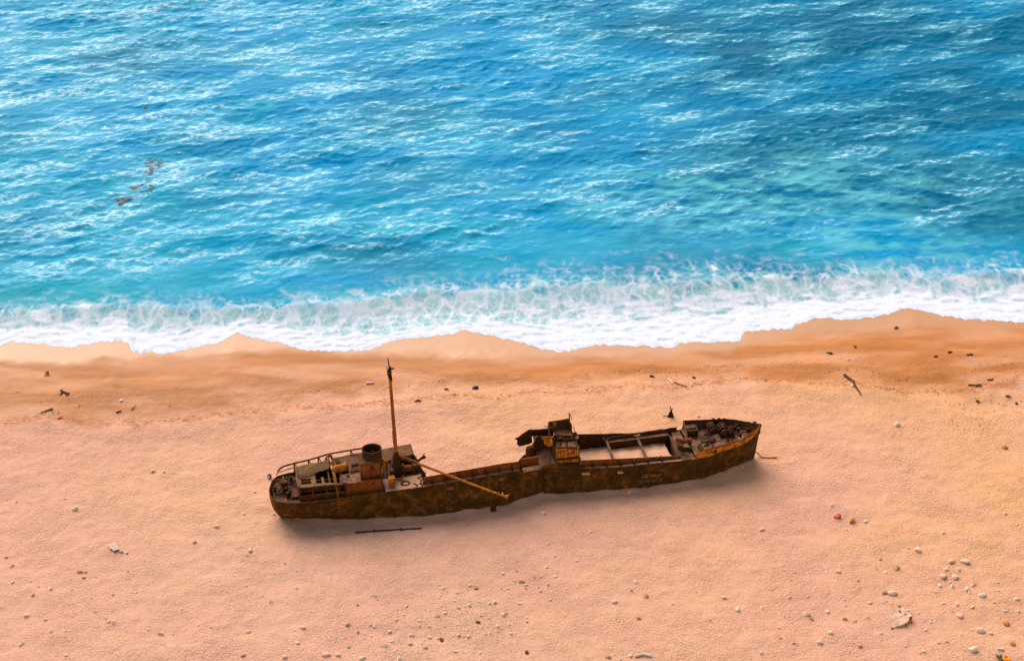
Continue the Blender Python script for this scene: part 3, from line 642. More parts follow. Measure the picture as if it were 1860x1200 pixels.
# casing box and funnel
bx = [sy(654.5, 845, -1.9), sy(691, 838.5, -1.9)]; zb = .5*(bx[0][2]+bx[1][2]); xb0, xb1 = bx[0][0], bx[1][0]
cs = part('casing', M['redrust'], MB().box(xb0, xb1, -1.9, -.6, 3.5, zb), DH)
part('casing_top', M['roof'], MB().box(xb0-.06, xb1+.06, -1.96, -.5, zb+.002, zb+.07), cs)
p = sy(675.5, 849.5, -1.9); part('porthole', M['darkiron'], MB().lathe((p[0], -1.92, p[2]), [(.0, 0), (.17, 0), (.17, .04)], 12, 1), cs)
for x in (xb0+.03, xb1-.03, .5*(xb0+xb1)): part('corner_strip', M['rust'], MB().box(x-.03, x+.03, -1.93, -1.905, 3.5, zb-.01), cs)
fc = sl(675, 814, 6.15)
FN = MB().lathe((fc[0], fc[1], 0), [(.80, 3.7), (.90, 4.2), (.93, 6.08), (.96, 6.09), (.96, 6.16), (.86, 6.16), (.84, 4.6), (.0, 4.6)], 26).build('funnel', M['darkiron'], SHIP, False)
part('funnel_band', M['rust'], MB().lathe((fc[0], fc[1], 0), [(.94, 5.15), (.955, 5.2), (.955, 5.4), (.94, 5.45)], 26), FN)
part('steam_pipe', M['roof'], MB().tube([(fc[0]+.2, fc[1]+.1, 4.7), (fc[0]+.2, fc[1]+.15, 5.75), (fc[0]+.05, fc[1]+.1, 5.85)], .07, 7), FN)
for dx, h_, r_ in ((1.05, 5.0, .16), (1.3, 4.7, .12)):      # vent pipes beside the funnel
    part('vent_pipe', M['roof'] if dx > 1.1 else M['orange'], MB().tube([(fc[0]+dx, fc[1]-.35, 3.9), (fc[0]+dx, fc[1]-.35, h_), (fc[0]+dx+.1, fc[1]-.55, h_+.2)], r_, 9), DH)
# raised slab forward on the far side, ribbed edge and wall below
mb = MB(); mb.prism([sl(662, 823, 4.15), sl(696, 815, 4.15), sl(746.5, 805.5, 4.15), sl(752, 824.5, 4.15), sl(728, 829, 4.15), sl(712, 833, 4.15), sl(700, 838, 4.12), sl(690, 832, 4.12)], (0, 0, -.09)); part('boat_deck', M['roof'], mb, DH)
e_ = [sl(726.5, 829.5, 4.04), sl(752, 824.8, 4.04)]
part('slab_edge', M['orange'], MB().prism([e_[0], e_[1], (e_[1][0], e_[1][1], e_[1][2]-.34), (e_[0][0], e_[0][1], e_[0][2]-.34)], (0, .06, 0)), DH)
for k in range(9):
    t = (k+.5)/9; x = e_[0][0]*(1-t)+e_[1][0]*t; y = e_[0][1]*(1-t)+e_[1][1]*t
    part('edge_rib', M['orange'], MB().box(x-.035, x+.035, y-.05, y-.005, e_[0][2]-.36, e_[0][2]-.02), DH)
mb = MB(); mb.box(-11.3, -9.2, e_[0][1]+.1, e_[0][1]+.2, 2.5, 4.0); part('wall', M['darkiron'], mb, DH)
# ladder, orange locker and gear under the mast
part('locker', M['darkiron'], MB().box(*[sy(709, 852, -1.6)[0], sy(716, 852, -1.6)[0]], -1.6, -.9, 2.5, 4.0), DH)
a = sy(706, 868, -2.55); b = sy(718, 889, -2.55)
LK = part('boiler_door', M['orange'], MB().box(a[0], b[0], -2.75, -2.2, b[2]+.05, a[2]+.05), DH)
part('door_frame', M['rust'], MB().box(a[0]-.06, b[0]+.06, -2.70, -2.15, b[2]-.1, b[2]+.05), LK)
for x in np.linspace(a[0]+.12, b[0]-.12, 3): part('door_strap', M['redrust'], MB().box(x-.03, x+.03, -2.785, -2.755, b[2]+.1, a[2]), LK)
part('stay', M['rust'], MB().tube([sl(702, 846, 4.1), sl(697, 860, 3.6), sl(690, 884, 2.6)], .05, 6), DH)
part('ladder_rail', M['roof'], MB().tube([sl(710, 841, 4.15), sl(717, 868, 3.2)], .05, 6), DH)
part('ladder_rail', M['roof'], MB().tube([sl(700, 842, 4.15), sl(704, 866, 3.1)], .05, 6), DH)
part('torn_plate', M['boom'], MB().prism([sl(724, 872, 2.9), sl(731, 866, 3.3), sl(733, 862, 3.5), sl(733, 868, 3.1), sl(729, 875, 2.9)], (.05, .05, .04)), DH)
# scuttle ring on the working deck
p = sl(736.7, 877.7, 2.92); SC = MB().lathe((p[0], p[1], 2.86), [(.50, 0), (.50, .10), (.40, .16), (.26, .10), (.22, .03), (.0, .03)], 22).build('deck_scuttle', M['darkiron'], SHIP)
MB().lathe((p[0], p[1], 2.86), [(.34, .145), (.36, .165), (.44, .155)], 22).build('scuttle_rim', M['roof'], SC)
# winch under the mast
WN = empty('winch'); WN.parent = SHIP; wx_, wy_ = sl(740, 848, 3.5)[:2]
part('bed', M['darkiron'], MB().box(wx_-1.0, wx_+1.1, wy_-.75, wy_+.6, 2.7, 3.0), WN)
for dx, r_, L_ in ((-.75, .42, .5), (.0, .34, .8), (.75, .45, .35)):
    part('drum', M['rust'] if dx == 0 else M['darkiron'], MB().tube([(wx_+dx-L_/2, wy_, 3.35), (wx_+dx+L_/2, wy_, 3.35)], r_, 14), WN)
for dx in (-.45, .5): part('cheek', M['redrust'], MB().prism([(wx_+dx, wy_-.6, 2.9), (wx_+dx, wy_+.5, 2.9), (wx_+dx, wy_+.25, 3.85), (wx_+dx, wy_-.3, 3.85)], (.08, 0, 0)), WN)
part('gear', M['darkiron'], MB().tube([(wx_+1.05, wy_-.15, 3.3), (wx_+1.15, wy_-.15, 3.3)], .5, 16), WN)
part('white_knob', M['white'], MB().lathe(sl(755, 843, 4.0), [(0, .16), (.11, .1), (.12, 0), (0, -.06)], 9), WN)
for k in range(9):
    p = np.array(sl(random.uniform(757, 772), random.uniform(866, 884), 2.95)); part('broken_rod', M['darkiron'], MB().tube([p, p+np.array([random.uniform(-.5, .5), random.uniform(-.3, .4), random.uniform(.1, .7)])], .07, 5), WN)
# bent fitting sticking out beyond the far side
mb = MB(); mb.tube([sl(756, 839, 3.2), sl(764, 833, 3.4), sl(769, 829.5, 3.6)], .12, 6); mb.tube([sl(767, 831, 3.5), sl(770, 824.5, 3.9), sl(772.5, 823.5, 3.9)], .05, 5)
mb.prism([sl(765, 831, 3.6), sl(770, 828, 3.7), sl(773.5, 831.5, 3.5), sl(768, 834, 3.4)], (.05, .05, .08)); mb.build('bent_fairlead', M['darkiron'], SHIP)

# ---- far rail of the poop: posts and top bar
RL = empty('stern_railing'); RL.parent = SHIP
rp = [sy(502.5, 861.5, 2.2), sy(505, 855, 2.25), sy(510, 849.5, 2.3), sy(516, 846, 2.32), sy(534, 841, 2.35), sy(560, 835, 2.45), sy(578, 830, 2.5), sy(597, 824, 2.55), sy(637, 817, 2.62), sy(660, 813.5, 2.65)]
part('top_bar', M['rust'], MB().tube(rp, .085, 7), RL)
for px, py in ((534, 841), (560, 835), (578, 830), (597, 824.5), (637, 817)):
    a = sy(px, py, 2.45); part('post', M['rust'], MB().box(a[0]-.06, a[0]+.06, a[1]-.05, a[1]+.05, 2.4, a[2]), RL)
    part('brace', M['rust'], MB().tube([(a[0]+.02, a[1], a[2]-.05), (a[0]+.42, a[1]-.1, a[2]-.75)], .05, 5), RL)
part('lower_bar', M['canvas'], MB().tube([sy(505, 858.5, 2.25), sy(522, 852, 2.3), sy(535, 848, 2.35)], .045, 5), RL)
# clutter on the after deck: capstan, bollards, bent pipes, bulwark stays
CP = empty('capstan'); CP.parent = SHIP; cx_, cy_ = sl(516, 883, 2.8)[:2]
part('barrel', M['darkiron'], MB().lathe((cx_, cy_, 2.42), [(.45, 0), (.42, .15), (.26, .35), (.26, .65), (.40, .85), (.38, .95), (0, .97)], 18), CP)
part('base', M['rust'], MB().lathe((cx_, cy_, 2.42), [(.62, 0), (.62, .1), (0, .101)], 18), CP)
for q4, r_ in (([(514.5, 865), (515, 871), (511, 876), (514, 882), (521, 887)], .07), ([(500, 873), (508, 870), (520, 867), (534, 864.5)], .06), ([(505, 880), (512, 877), (514, 884), (508, 890)], .05)):
    MB().tube([sl(x_, y_, 2.95) for x_, y_ in q4], r_, 6).build('bent_pipe', M['canvas'] if r_ > .06 else M['roof'], SHIP)
for px, py in ((523, 903), (527, 898), (521, 876), (529, 874), (500, 892)):
    a = sl(px, py, 2.5); BO = MB().lathe((a[0], a[1], 2.42), [(.16, 0), (.13, .05), (.13, .5), (.18, .55), (.16, .62), (0, .63)], 10).build('bollard', M['darkiron'], SHIP)
for i, t in enumerate(np.linspace(.03, .97, 15)):
    A = resample(TOPN[:9], .2); k = int(t*(len(A)-1)); a = A[k]; c2 = np.array([-20.6, -.6]); dv = c2-a[:2]; dv /= np.linalg.norm(dv)
    st_ = MB(); e1_ = np.array([a[0], a[1], a[2]-.02]); e2_ = np.array([a[0]+dv[0]*.35, a[1]+dv[1]*.35, 2.42]); st_.tube([e1_+np.array([*dv*.06, 0]), e2_], .04, 5); st_.build('bulwark_stay', M['rust'], hull)
part('deck_box', M['roof'], MB().box(*[sl(528, 896, 2.5)[0], sl(541, 896, 2.5)[0]], sl(530, 905, 2.5)[1], sl(530, 897, 2.5)[1], 2.43, 2.62), SHIP)
for k in range(12):
    p = np.array(sl(random.uniform(500, 536), random.uniform(872, 905), 2.55)); part('deck_debris', M[random.choice(['darkiron', 'rust', 'canvas'])], MB().tube([p, p+np.array([random.uniform(-.7, .7), random.uniform(-.5, .5), random.uniform(.05, .5)])], random.uniform(.04, .09), 5), SHIP)
part('deck_debris', M['darkiron'], MB().tube([sl(498, 898, 2.6), sl(512, 897, 2.6), sl(527, 896, 2.65)], .10, 6), SHIP)

# ---- mast and derrick boom
MS = empty('mast'); MS.parent = SHIP
mp = [sy(720, 830, -.35), sy(719, 817, -.35), sy(714, 757, -.35), sy(709, 693, -.35), sy(707.3, 668, -.35)]
part('pole', M['mast'], MB().tube(mp, .20, 12, .125), MS)
part('topmast', M['rust'], MB().tube([sy(707.2, 668, -.35), sy(706, 662, -.35), sy(704.5, 650.5, -.35)], .075, 7, .05), MS)
part('doubling', M['darkiron'], MB().tube([sy(706.4, 667, -.32), sy(707.6, 680, -.32), sy(709.8, 691, -.32)], .24, 10, .17), MS)
part('crosstree', M['rust'], MB().tube([sy(706, 671, -.4), sy(715.5, 668.8, -.5)], .09, 6), MS)
part('crosstree', M['darkiron'], MB().tube([sy(703, 676, -.4), sy(711, 674.3, -.4)], .08, 6), MS)
part('rag', M['white'], MB().prism([sy(703.8, 653, -.35), sy(699, 658, -.4), sy(696.5, 660, -.5), sy(700, 659.5, -.4), sy(703.6, 659, -.35)], (.0, .03, .03)), MS)
part('rag', M['white'], MB().prism([sy(706.5, 664.5, -.55), sy(703, 669.5, -.58), sy(703.6, 673, -.55), sy(705.3, 668.5, -.55)], (0, .04, .02)), MS)
hs = [sy(711.5, 842, -.7), sy(728, 842, -.7), sy(727, 872, -1.1), sy(712, 868, -1.1), sy(718, 822, -.5), sy(722, 822, -.5)]
b0, b1 = sy(711, 848, -.7), sy(728.5, 848, -.7)
mb = MB(); z0_, z1_ = 2.6, 5.35; xa, xb_ = b0[0], b1[0]; xm = mp[0][0]
mb.add([(xa,-.95,z0_),(xb_,-.95,z0_),(xb_,.25,z0_),(xa,.25,z0_),(xa,-.95,3.9),(xb_,-.95,3.9),(xb_,.25,3.9),(xa,.25,3.9),(xm-.17,-.52,z1_),(xm+.17,-.52,z1_),(xm+.17,-.2,z1_),(xm-.17,-.2,z1_)],
       [(0,3,2,1),(0,1,5,4),(1,2,6,5),(2,3,7,6),(3,0,4,7),(4,5,9,8),(5,6,10,9),(6,7,11,10),(7,4,8,11),(8,9,10,11)])
part('mast_house', M['darkiron'], mb, MS)
part('halyard', M['rust'], MB().tube([sy(713.3, 778, -.35), sy(712.4, 790, -.4), sy(714.5, 806, -.4), sy(717.5, 815, -.4)], .022, 4), MS)
BM = empty('derrick_boom'); BM.parent = SHIP
B0 = np.array(sl(727.5, 829, 4.75)); B1 = np.array(sl(918, 901.5, 2.95))
Bl = lambda t: B0+(B1-B0)*t+np.array([0, 0, -.04*math.sin(math.pi*t)])
part('spar', M['boom'], MB().tube([Bl(t) for t in np.linspace(0, 1, 9)], .135, 10, .105), BM)
part('heel_fitting', M['rust'], MB().tube([Bl(-.01), Bl(.16)], .16, 8), BM)
for t in (.5, .93): part('band', M['mast'], MB().tube([Bl(t-.006), Bl(t+.006)], .165, 10), BM)
p = Bl(1.0); part('end_block', M['mast'], MB().box(p[0]+.0, p[0]+.26, p[1]-.10, p[1]+.08, p[2]-.14, p[2]+.10), BM)
part('hook', M['darkiron'], MB().tube([p+np.array([.1, 0, -.1]), p+np.array([.05, -.02, -.6]), p+np.array([.15, -.05, -.75])], .05, 5), BM)
mb = MB()
for k in range(3): p = np.array(sl(*[(912, 894, 2.6), (925, 898, 2.5), (921, 907, 2.2)][k])); mb.tube([Bl(.985), p], .05, 5)
part('tackle', M['boom'], mb, BM)

# ---- bridge amidships
BR = empty('bridge'); BR.parent = SHIP
yb = -1.95
a = sy(1011, 842.5, yb); b = sy(1051, 842.5, yb); t1 = sy(1030, 814.5, yb)[2]; zb0 = a[2]-.3; g0 = sy(1030, 834.5, yb)[2]; g1 = sy(1030, 829.5, yb)[2]
x0, x1 = a[0], b[0]
part('front_panel', M['orange'], MB().box(x0, x1, yb, yb+.08, a[2], g0), BR)
part('front_panel', M['orange'], MB().box(x0, x1+.02, yb-.02, yb+.06, g1, t1), BR)
part('front_band', M['rust'], MB().box(x0-.04, x1+.05, yb+.1, yb+.16, a[2]-.5, t1-.05), BR)
for k in range(7):
    x = x0+(x1-x0)*(k+.5+.2*math.sin(k*5))/7
    part('panel_batten', M['redrust'], MB().box(x-.035, x+.035, yb-.07, yb-.025, g1+.08*(k % 3), t1-.05-.12*((k*2) % 3)), BR)
    part('panel_batten', M['redrust'], MB().box(x-.1, x-.04, yb-.05, yb-.005, a[2]+.04, g0-.06*(k % 2)), BR)
part('ledge', M['rust'], MB().box(x0-.05, x1+.08, yb-.1, yb+.1, g0+.03, g0+.10), BR)
for x in (x0-.05, x1+.04): part('corner_post', M['roof'], MB().box(x-.05, x+.05, yb-.05, yb+.05, a[2]-.4, t1+.1), BR)
part('side_wall', M['darkiron'], MB().box(x1-.02, x1+.06, yb+.1, 1.9, 2.0, t1-.03), BR)
part('side_wall', M['darkiron'], MB().box(x0-.06, x0+.02, yb+.1, 1.9, 2.0, t1-.03), BR)
zc = t1
q1 = [sl(1008, 800, zc), sl(1047, 798, zc), sl(1050, 814.5, zc), sl(1012, 815, zc)]
part('chartroom_roof', M['roof'], MB().prism(q1, (0, 0, -.08)), BR)
for qd, mt in (([(1009, 801.5), (1019, 800.5), (1016, 813), (1011, 813.5)], 'rust'), ([(1021, 801), (1028.5, 800.5), (1028.5, 812), (1017.5, 812.8)], 'deck'), ([(1030.5, 800.5), (1044, 800), (1047.5, 812), (1030.5, 812)], 'deck')):
    part('roof_panel', M[mt], MB().prism([sl(x_, y_, zc+.04) for x_, y_ in qd], (0, 0, -.03)), BR)
    f4 = [sl(x_, y_, zc+.07) for x_, y_ in qd]; mb = MB()
    for u_, v_ in zip(f4, f4[1:]+f4[:1]): mb.tube([u_, v_], .05, 5)
    part('panel_frame', M['darkiron'], mb, BR)
# mid tier: wall with a sandy ledge on it
ym = q1[0][1]+.0
wl0 = sy(1007, 798, ym); wl1 = sy(1048, 797, ym); zl = sy(1030, 787, ym)[2]
part('mid_wall', M['darkiron'], MB().box(wl0[0], wl1[0], ym, ym+.1, 2.4, zl), BR)
part('ledge', M['canvas'], MB().box(sy(1021, 797, ym-.2)[0], sy(1042, 797, ym-.2)[0], ym-.28, ym-.02, zc+.12, zc+.30), BR)
part('ledge', M['paleport'], MB().box(sy(1045, 797, ym-.2)[0], sy(1051, 797, ym-.2)[0], ym-.2, ym-.02, zc+.05, zc+.28), BR)
part('shard', M['orange'], MB().prism([sy(1015, 796, ym-.1), sy(1022, 796, ym-.1), sy(1018, 787, ym-.05)], (0, .05, 0)), BR)
for px in (1006, 1013, 1024, 1036):
    part('stanchion', M['rust'] if px != 1024 else M['orange'], MB().box(sy(px, 790, ym-.06)[0]-.06, sy(px, 790, ym-.06)[0]+.06, ym-.1, ym-.02, zc, zl+.02), BR)
zu = zl
part('bridge_deck', M['roof'], MB().prism([sl(1003, 778, zu), sl(1036, 777, zu), sl(1040, 790, zu), sl(1008, 790, zu)], (0, 0, -.1)), BR)
# wheelhouse: three standing sides, roof gone
yt = sl(1015, 778, zu)[1]; wa = sy(996.5, 778, yt); wb = sy(1033.5, 777, yt); zt_ = sy(1015, 762.5, yt)[2]
WH = part('wheelhouse', M['rust'], MB().prism([(wa[0], yt, zu-.3), (wb[0], yt, zu-.2), (wb[0], yt, zt_+.05), ((wa[0]+wb[0])/2, yt, zt_-.05), (wa[0], yt, zt_-.08)], (0, .08, 0)), BR)
part('wheelhouse_side', M['darkiron'], MB().box(wb[0]-.02, wb[0]+.06, yt-1.1, yt+.05, zu-.5, zt_-.1), BR)
part('wheelhouse_side', M['darkiron'], MB().box(wa[0]-.06, wa[0]+.02, yt-.8, yt+.05, zu-.6, zt_-.25), BR)
for k in range(5):
    x = wa[0]+(wb[0]-wa[0])*(k+.6)/5.4; part('window_gap', M['darkiron'] if k != 1 else M['paleport'], MB().box(x-.10 if k != 1 else x-.07, x+.10 if k != 1 else x+.07, yt-.03, yt-.008, zt_-.5, zt_-.2), WH)
a1 = sy(1034, 750, yt-.6); a0 = sy(1035, 782, yt-.6)
part('signal_pole', M['rust'], MB().tube([a0, a1], .06, 6), BR)
part('hanging_wire', M['rust'], MB().tube([a1, sy(1037, 756, yt-.6), sy(1039, 762, yt-.6)], .035, 5), BR)
part('hanging_wire', M['darkiron'], MB().tube([sy(1036, 778, yt-.6), sy(1041, 788, yt-.8), sy(1046, 802, -.2), sy(1051, 826, -1.7), sy(1056, 840, -2.1)], .06, 6), BR)
part('hanging_wire', M['darkiron'], MB().tube([sy(1041, 774, yt-.6), sy(1043, 780, yt-.7), sy(1047, 790, yt-.8)], .035, 5), BR)
part('broken_bracket', M['rust'], MB().tube([sy(989, 774.5, yt), sy(997, 774.5, yt)], .05, 5), BR)
# after side of the bridge: torn plating, yellow panel, sloping deck plate, dark interior
ty = 1.55
tp = [(935.6, 796.7), (944, 793), (948, 789), (952, 786.5), (961, 780.5), (975, 780.5), (990, 779), (1004, 777.5), (1006, 790), (994, 794), (984, 792.5), (975, 791.5), (966, 792), (967, 803), (962, 806), (955, 808), (943, 810.5), (939, 806), (940, 800)]
part('torn_bulwark', M['darkiron'], MB().prism([sy(x_, y_, ty) for x_, y_ in tp], (0, .09, .02)), BR)
tp = [(947, 796), (967, 790), (990, 789), (1006, 791), (1008, 812), (985, 822), (966, 834), (957, 834), (956, 812)]
part('inner_wall', M['darkiron'], MB().prism([sy(x_, y_, .6) for x_, y_ in ((968, 806), (976, 792), (1006, 791), (1008, 812), (985, 822), (974, 829))], (0, .09, 0)), BR)
part('side_panel', M['orange'], MB().prism([sy(987, 797, -.6), sy(1003, 796, -.6), sy(1003.5, 809, -.6), sy(996, 812, -.6), sy(989, 807, -.6)], (0, .07, 0)), BR)
part('panel_head', M['redrust'], MB().box(sy(984, 795, -.6)[0], sy(1005, 795, -.6)[0], -.65, -.5, sy(990, 796.5, -.6)[2], sy(990, 794, -.6)[2]), BR)
part('torn_plate', M['canvas'], MB().prism([sl(967, 791, 4.2), sl(982, 793, 4.1), sl(985, 803, 3.8), sl(972, 806, 3.7)], (0, 0, -.05)), BR)
part('sagging_beam', M['canvas'], MB().prism([sl(957, 812, 3.5), sl(984, 797, 4.0), sl(985, 801, 3.9), sl(959, 815.5, 3.4)], (0, 0, -.07)), BR)
part('sagging_beam', M['orange'], MB().prism([sl(963, 809.5, 3.62), sl(968, 806, 3.75), sl(968.5, 809, 3.7), sl(963.5, 812, 3.6)], (0, 0, .04)), BR)
part('collapsed_deck', M['deck'], MB().prism([sl(979, 826, 3.1), sl(992, 806, 3.5), sl(997, 812, 3.4), sl(1003, 828, 3.1), sl(1010, 843, 2.95), sl(997, 843, 2.9), sl(985, 846, 2.88), sl(978, 846, 2.85)], (0, 0, -.06)), BR)
part('collapsed_deck', M['roof'], MB().prism([sl(967, 805, 3.3), sl(983, 802, 3.5), sl(984, 830, 3.0), sl(977, 830, 3.0)], (0, 0, -.06)), BR)
part('gap_shade', M['darkiron'], MB().prism([sl(997, 811, 3.5), sl(1006, 809, 3.5), sl(1009, 838, 3.1), sl(1003, 826, 3.2)], (0, 0, .05)), BR)  # dark sheet painted in for the shade of the triangular gap
part('water_tank', M['roof'], MB().lathe(sl(964, 824, 2.6), [(.0, .75), (.42, .7), (.5, .5), (.5, -.4)], 14), BR)
part('broken_coaming', M['redrust'], MB().prism([sy(945.5, 832.5, -1.3), sy(951, 833, -1.3), sy(962, 831, -1.3), sy(977, 828.5, -1.3), sy(978, 842, -1.3), sy(964, 845, -1.3), sy(947, 848, -1.3)], (0, .1, 0)), BR)
part('side_deck', M['deck'], MB().prism([sl(948, 850, 3.0), sl(978, 842, 2.95), sl(986, 846, 2.9), sl(985, 851, 2.8), sl(951, 857, 3.1)], (0, 0, -.06)), BR)
part('side_deck', M['rust'], MB().prism([(3.2, -2.3, 2.85), (6.6, -2.65, 2.6), (6.8, -1.7, 2.65), (3.2, -1.5, 2.8)], (0, 0, -.06)), BR)
part('buckled_plate', M['hull'], MB().prism([sy(986, 846, -2.25), sy(991, 842, -2.2), sy(1011, 842, -2.2), sy(1050, 843, -2.3), sy(1057, 851, -2.75), sy(1000, 851, -2.5), sy(988, 853, -2.4)], (0, .06, 0)), BR)

# ---- forecastle
FO = empty('forecastle'); FO.parent = SHIP
mb = MB(); mirror = lambda p: (p[0]-.1, 2*AXIS*.0-p[1]*1.0, p[2])
BTr = resample([(*a_, *b_) for a_, b_ in zip(bt, bb)], .35)
for i in range(len(BTr)-1):
    a_, b_ = BTr[i], BTr[i+1]; mb.prism([tuple(a_[3:]), tuple(b_[3:]), tuple(b_[:3]), tuple(a_[:3])], (-.01, .07, 0))
FBW = part('bulwark', M['orange'], mb, FO)
part('rail_cap', M['rust'], MB().tube([(a_[0], a_[1]+.04, a_[2]+.03) for a_ in BTr], .07, 6), FO)
for k in range(1, len(BTr)-1, 2):
    a_ = BTr[k]; part('stay', M['darkiron'], MB().tube([(a_[0]-.02, a_[1]+.1, a_[2]-.05), (a_[0]-.1, a_[1]+.45, a_[2]-.62)], .045, 5), FO)
p = sy(1300, 821, bb[2][1]-.05); part('hawse_hole', M['darkiron'], MB().lathe((p[0], p[1]+.02, p[2]), [(0, 0), (.14, 0), (.17, .04), (.17, .08)], 12, 1), FBW)
fr3 = [sl(1241, 764.8, 3.3), sl(1268, 763.6, 3.38), sl(1295, 762.6, 3.45), sl(1321, 761.6, 3.55), sl(1338, 763.5, 3.62), sl(1351, 766, 3.7), sl(1362, 768.3, 3.8), sl(1372, 770, 3.9), sl(1382, 771, 4.0)]
fr3 = [(x_, max(y_, AXIS), z_) for x_, y_, z_ in fr3]
mb = MB(); A = resample(fr3, .35)
for a_, b_ in zip(A[:-1], A[1:]): mb.prism([tuple(a_), tuple(b_), (b_[0]-.05, b_[1]-.12, b_[2]-.95), (a_[0]-.05, a_[1]-.12, a_[2]-.95)], (0, .06, 0))
part('bulwark', M['roof'], mb, FO)
part('rail_cap', M['darkiron'], MB().tube([(a_[0], a_[1], a_[2]+.03) for a_ in A], .06, 6), FO)
# deck plate following both rails
fz = 2.62
mb = MB(); n_ = 10; ng = resample(bt, .1); fg = resample(fr3, .1)
nx = np.linspace(17.55, 24.3, n_)
def yn(x): return float(np.interp(x, ng[:, 0], ng[:, 1]))+.10
def yf(x): return float(np.interp(x, fg[:, 0], fg[:, 1]))-.10
def fzx(x): return 2.55+.13*max(0, x-19)**1.15*.6
for xa_, xb2 in zip(nx[:-1], nx[1:]):
    mb.prism([(xa_, yn(xa_), fzx(xa_)), (xb2, yn(xb2), fzx(xb2)), (xb2, yf(xb2), fzx(xb2)), (xa_, yf(xa_), fzx(xa_))], (0, 0, -.07))
part('deck', M['deck'], mb, FO)
part('sand_patch', M['paleport'], MB().prism([sl(x_, y_, 2.86) for x_, y_ in ((1341, 794), (1352, 786), (1362, 783), (1361, 788), (1352, 795), (1343, 799))], (0, 0, .06)), FO)
part('sand_patch', M['paleport'], MB().prism([sl(x_, y_, 2.95) for x_, y_ in ((1349, 771), (1359, 773), (1364, 779), (1358, 780), (1352, 776))], (0, 0, .05)), FO)
# broken front of the forecastle: far frame, companion, trunk
part('front_bulkhead', M['darkiron'], MB().prism([sl(1241, 765, 3.3), sl(1243, 770, 3.2), sl(1248, 793, 2.5), sl(1262, 826, 2.5), (17.45, -2.5, .4), (17.3, 2.6, .4)], (.08, 0, 0)), FO)
part('frame_flange', M['canvas'], MB().prism([sl(1241.5, 767, 3.32), sl(1243.5, 768, 3.32), sl(1249, 792, 2.75), sl(1246, 792, 2.75)], (0, 0, .07)), FO)
CO = part('companion', M['darkiron'], MB().box(*sorted((sl(1246, 782, 3)[0], sl(1266, 782, 3)[0])), sl(1255, 793, 2.6)[1], sl(1255, 778, 3.3)[1]-.1, 2.4, 3.25), FO)
part('companion_roof', M['roof'], MB().prism([sl(1244, 772, 3.4), sl(1262, 770, 3.4), sl(1265, 775.5, 3.35), sl(1247, 778, 3.35)], (0, 0, -.06)), CO)
part('companion_post', M['canvas'], MB().tube([sl(1263, 772, 3.45), sl(1268, 783, 3.1), sl(1272, 793, 2.7)], .06, 6), CO)
part('trunk', M['deck'], MB().prism([sl(1273, 793, 3.0), sl(1290, 790.5, 3.05), sl(1305, 787, 3.1), sl(1308, 794, 3.0), sl(1309, 800, 2.75), sl(1290, 801.5, 2.72), sl(1273, 802, 2.7)], (0, 0, -.35)), FO)
part('trunk_mouth', M['darkiron'], MB().prism([sl(1281, 802, 2.9), sl(1288, 798.5, 3.02), sl(1296, 800.5, 2.95), sl(1297, 804, 2.8), sl(1281, 804, 2.75)], (0, -.05, .02)), FO)
def windlass(px, py, sc):
    W_ = empty('windlass'); x_, y_, z_ = sl(px, py, 3.0); W_.parent = SHIP
    part('bed', M['darkiron'], MB().box(x_-.55*sc, x_+.55*sc, y_-.5*sc, y_+.5*sc, 2.5, 2.8), W_)
    part('barrel', M['rust'], MB().tube([(x_, y_-.7*sc, 3.15), (x_, y_+.7*sc, 3.15)], .22*sc, 12), W_)
    for dy in (-.62, -.2, .2, .62): part('drum', M['darkiron'], MB().tube([(x_, y_+dy*sc-.09, 3.15), (x_, y_+dy*sc+.09, 3.15)], (.38 if abs(dy) > .4 else .46)*sc, 14), W_)
    part('bracket', M['redrust'], MB().prism([(x_-.35*sc, y_, 2.75), (x_+.35*sc, y_, 2.75), (x_+.1, y_, 3.75), (x_-.1, y_, 3.75)], (0, .08, 0)), W_)
    part('crank', M['darkiron'], MB().tube([(x_+.1, y_-.8*sc, 3.2), (x_+.3, y_-.85*sc, 3.6)], .05, 5), W_)
windlass(1293, 780, 1.0); windlass(1313, 783, 1.15); windlass(1327, 786, .7)
for q4 in ([(1338, 776), (1346, 773), (1354, 776)], [(1341, 783), (1350, 781), (1358, 784)], [(1334, 780), (1340, 786), (1345, 792)]):
    BO = empty('mooring_bitts'); BO.parent = SHIP
    a_, b_ = sl(*q4[0], 3.0), sl(*q4[2], 3.0)
    part('base', M['darkiron'], MB().tube([(a_[0], a_[1], 2.82), (b_[0], b_[1], 2.88)], .16, 6), BO)
    for e4 in (a_, b_): part('post', M['darkiron'], MB().lathe((e4[0], e4[1], 2.75), [(.15, 0), (.13, .5), (.19, .56), (.17, .64), (0, .66)], 10), BO)
for px, py, h_ in ((1296, 766, .55), (1306, 766, .6), (1315, 764, .35), (1360, 771, .4), (1366, 772, .3), (1371, 771, .45)):
    a_ = sl(px, py, 3.3); part('fairlead', M['darkiron'], MB().box(a_[0]-.14, a_[0]+.14, a_[1]-.12, a_[1]+.12, 2.9, 3.35+h_*.6), FO)
for px, py in ((1284, 806), (1310, 803)): part('bent_stanchion', M['canvas'], MB().tube([sl(px, py, 2.7), sl(px-1, py-5, 2.95), sl(px+2, py-6, 3.0)], .045, 5), FO)
mb = MB(); r_ = random.Random(5)
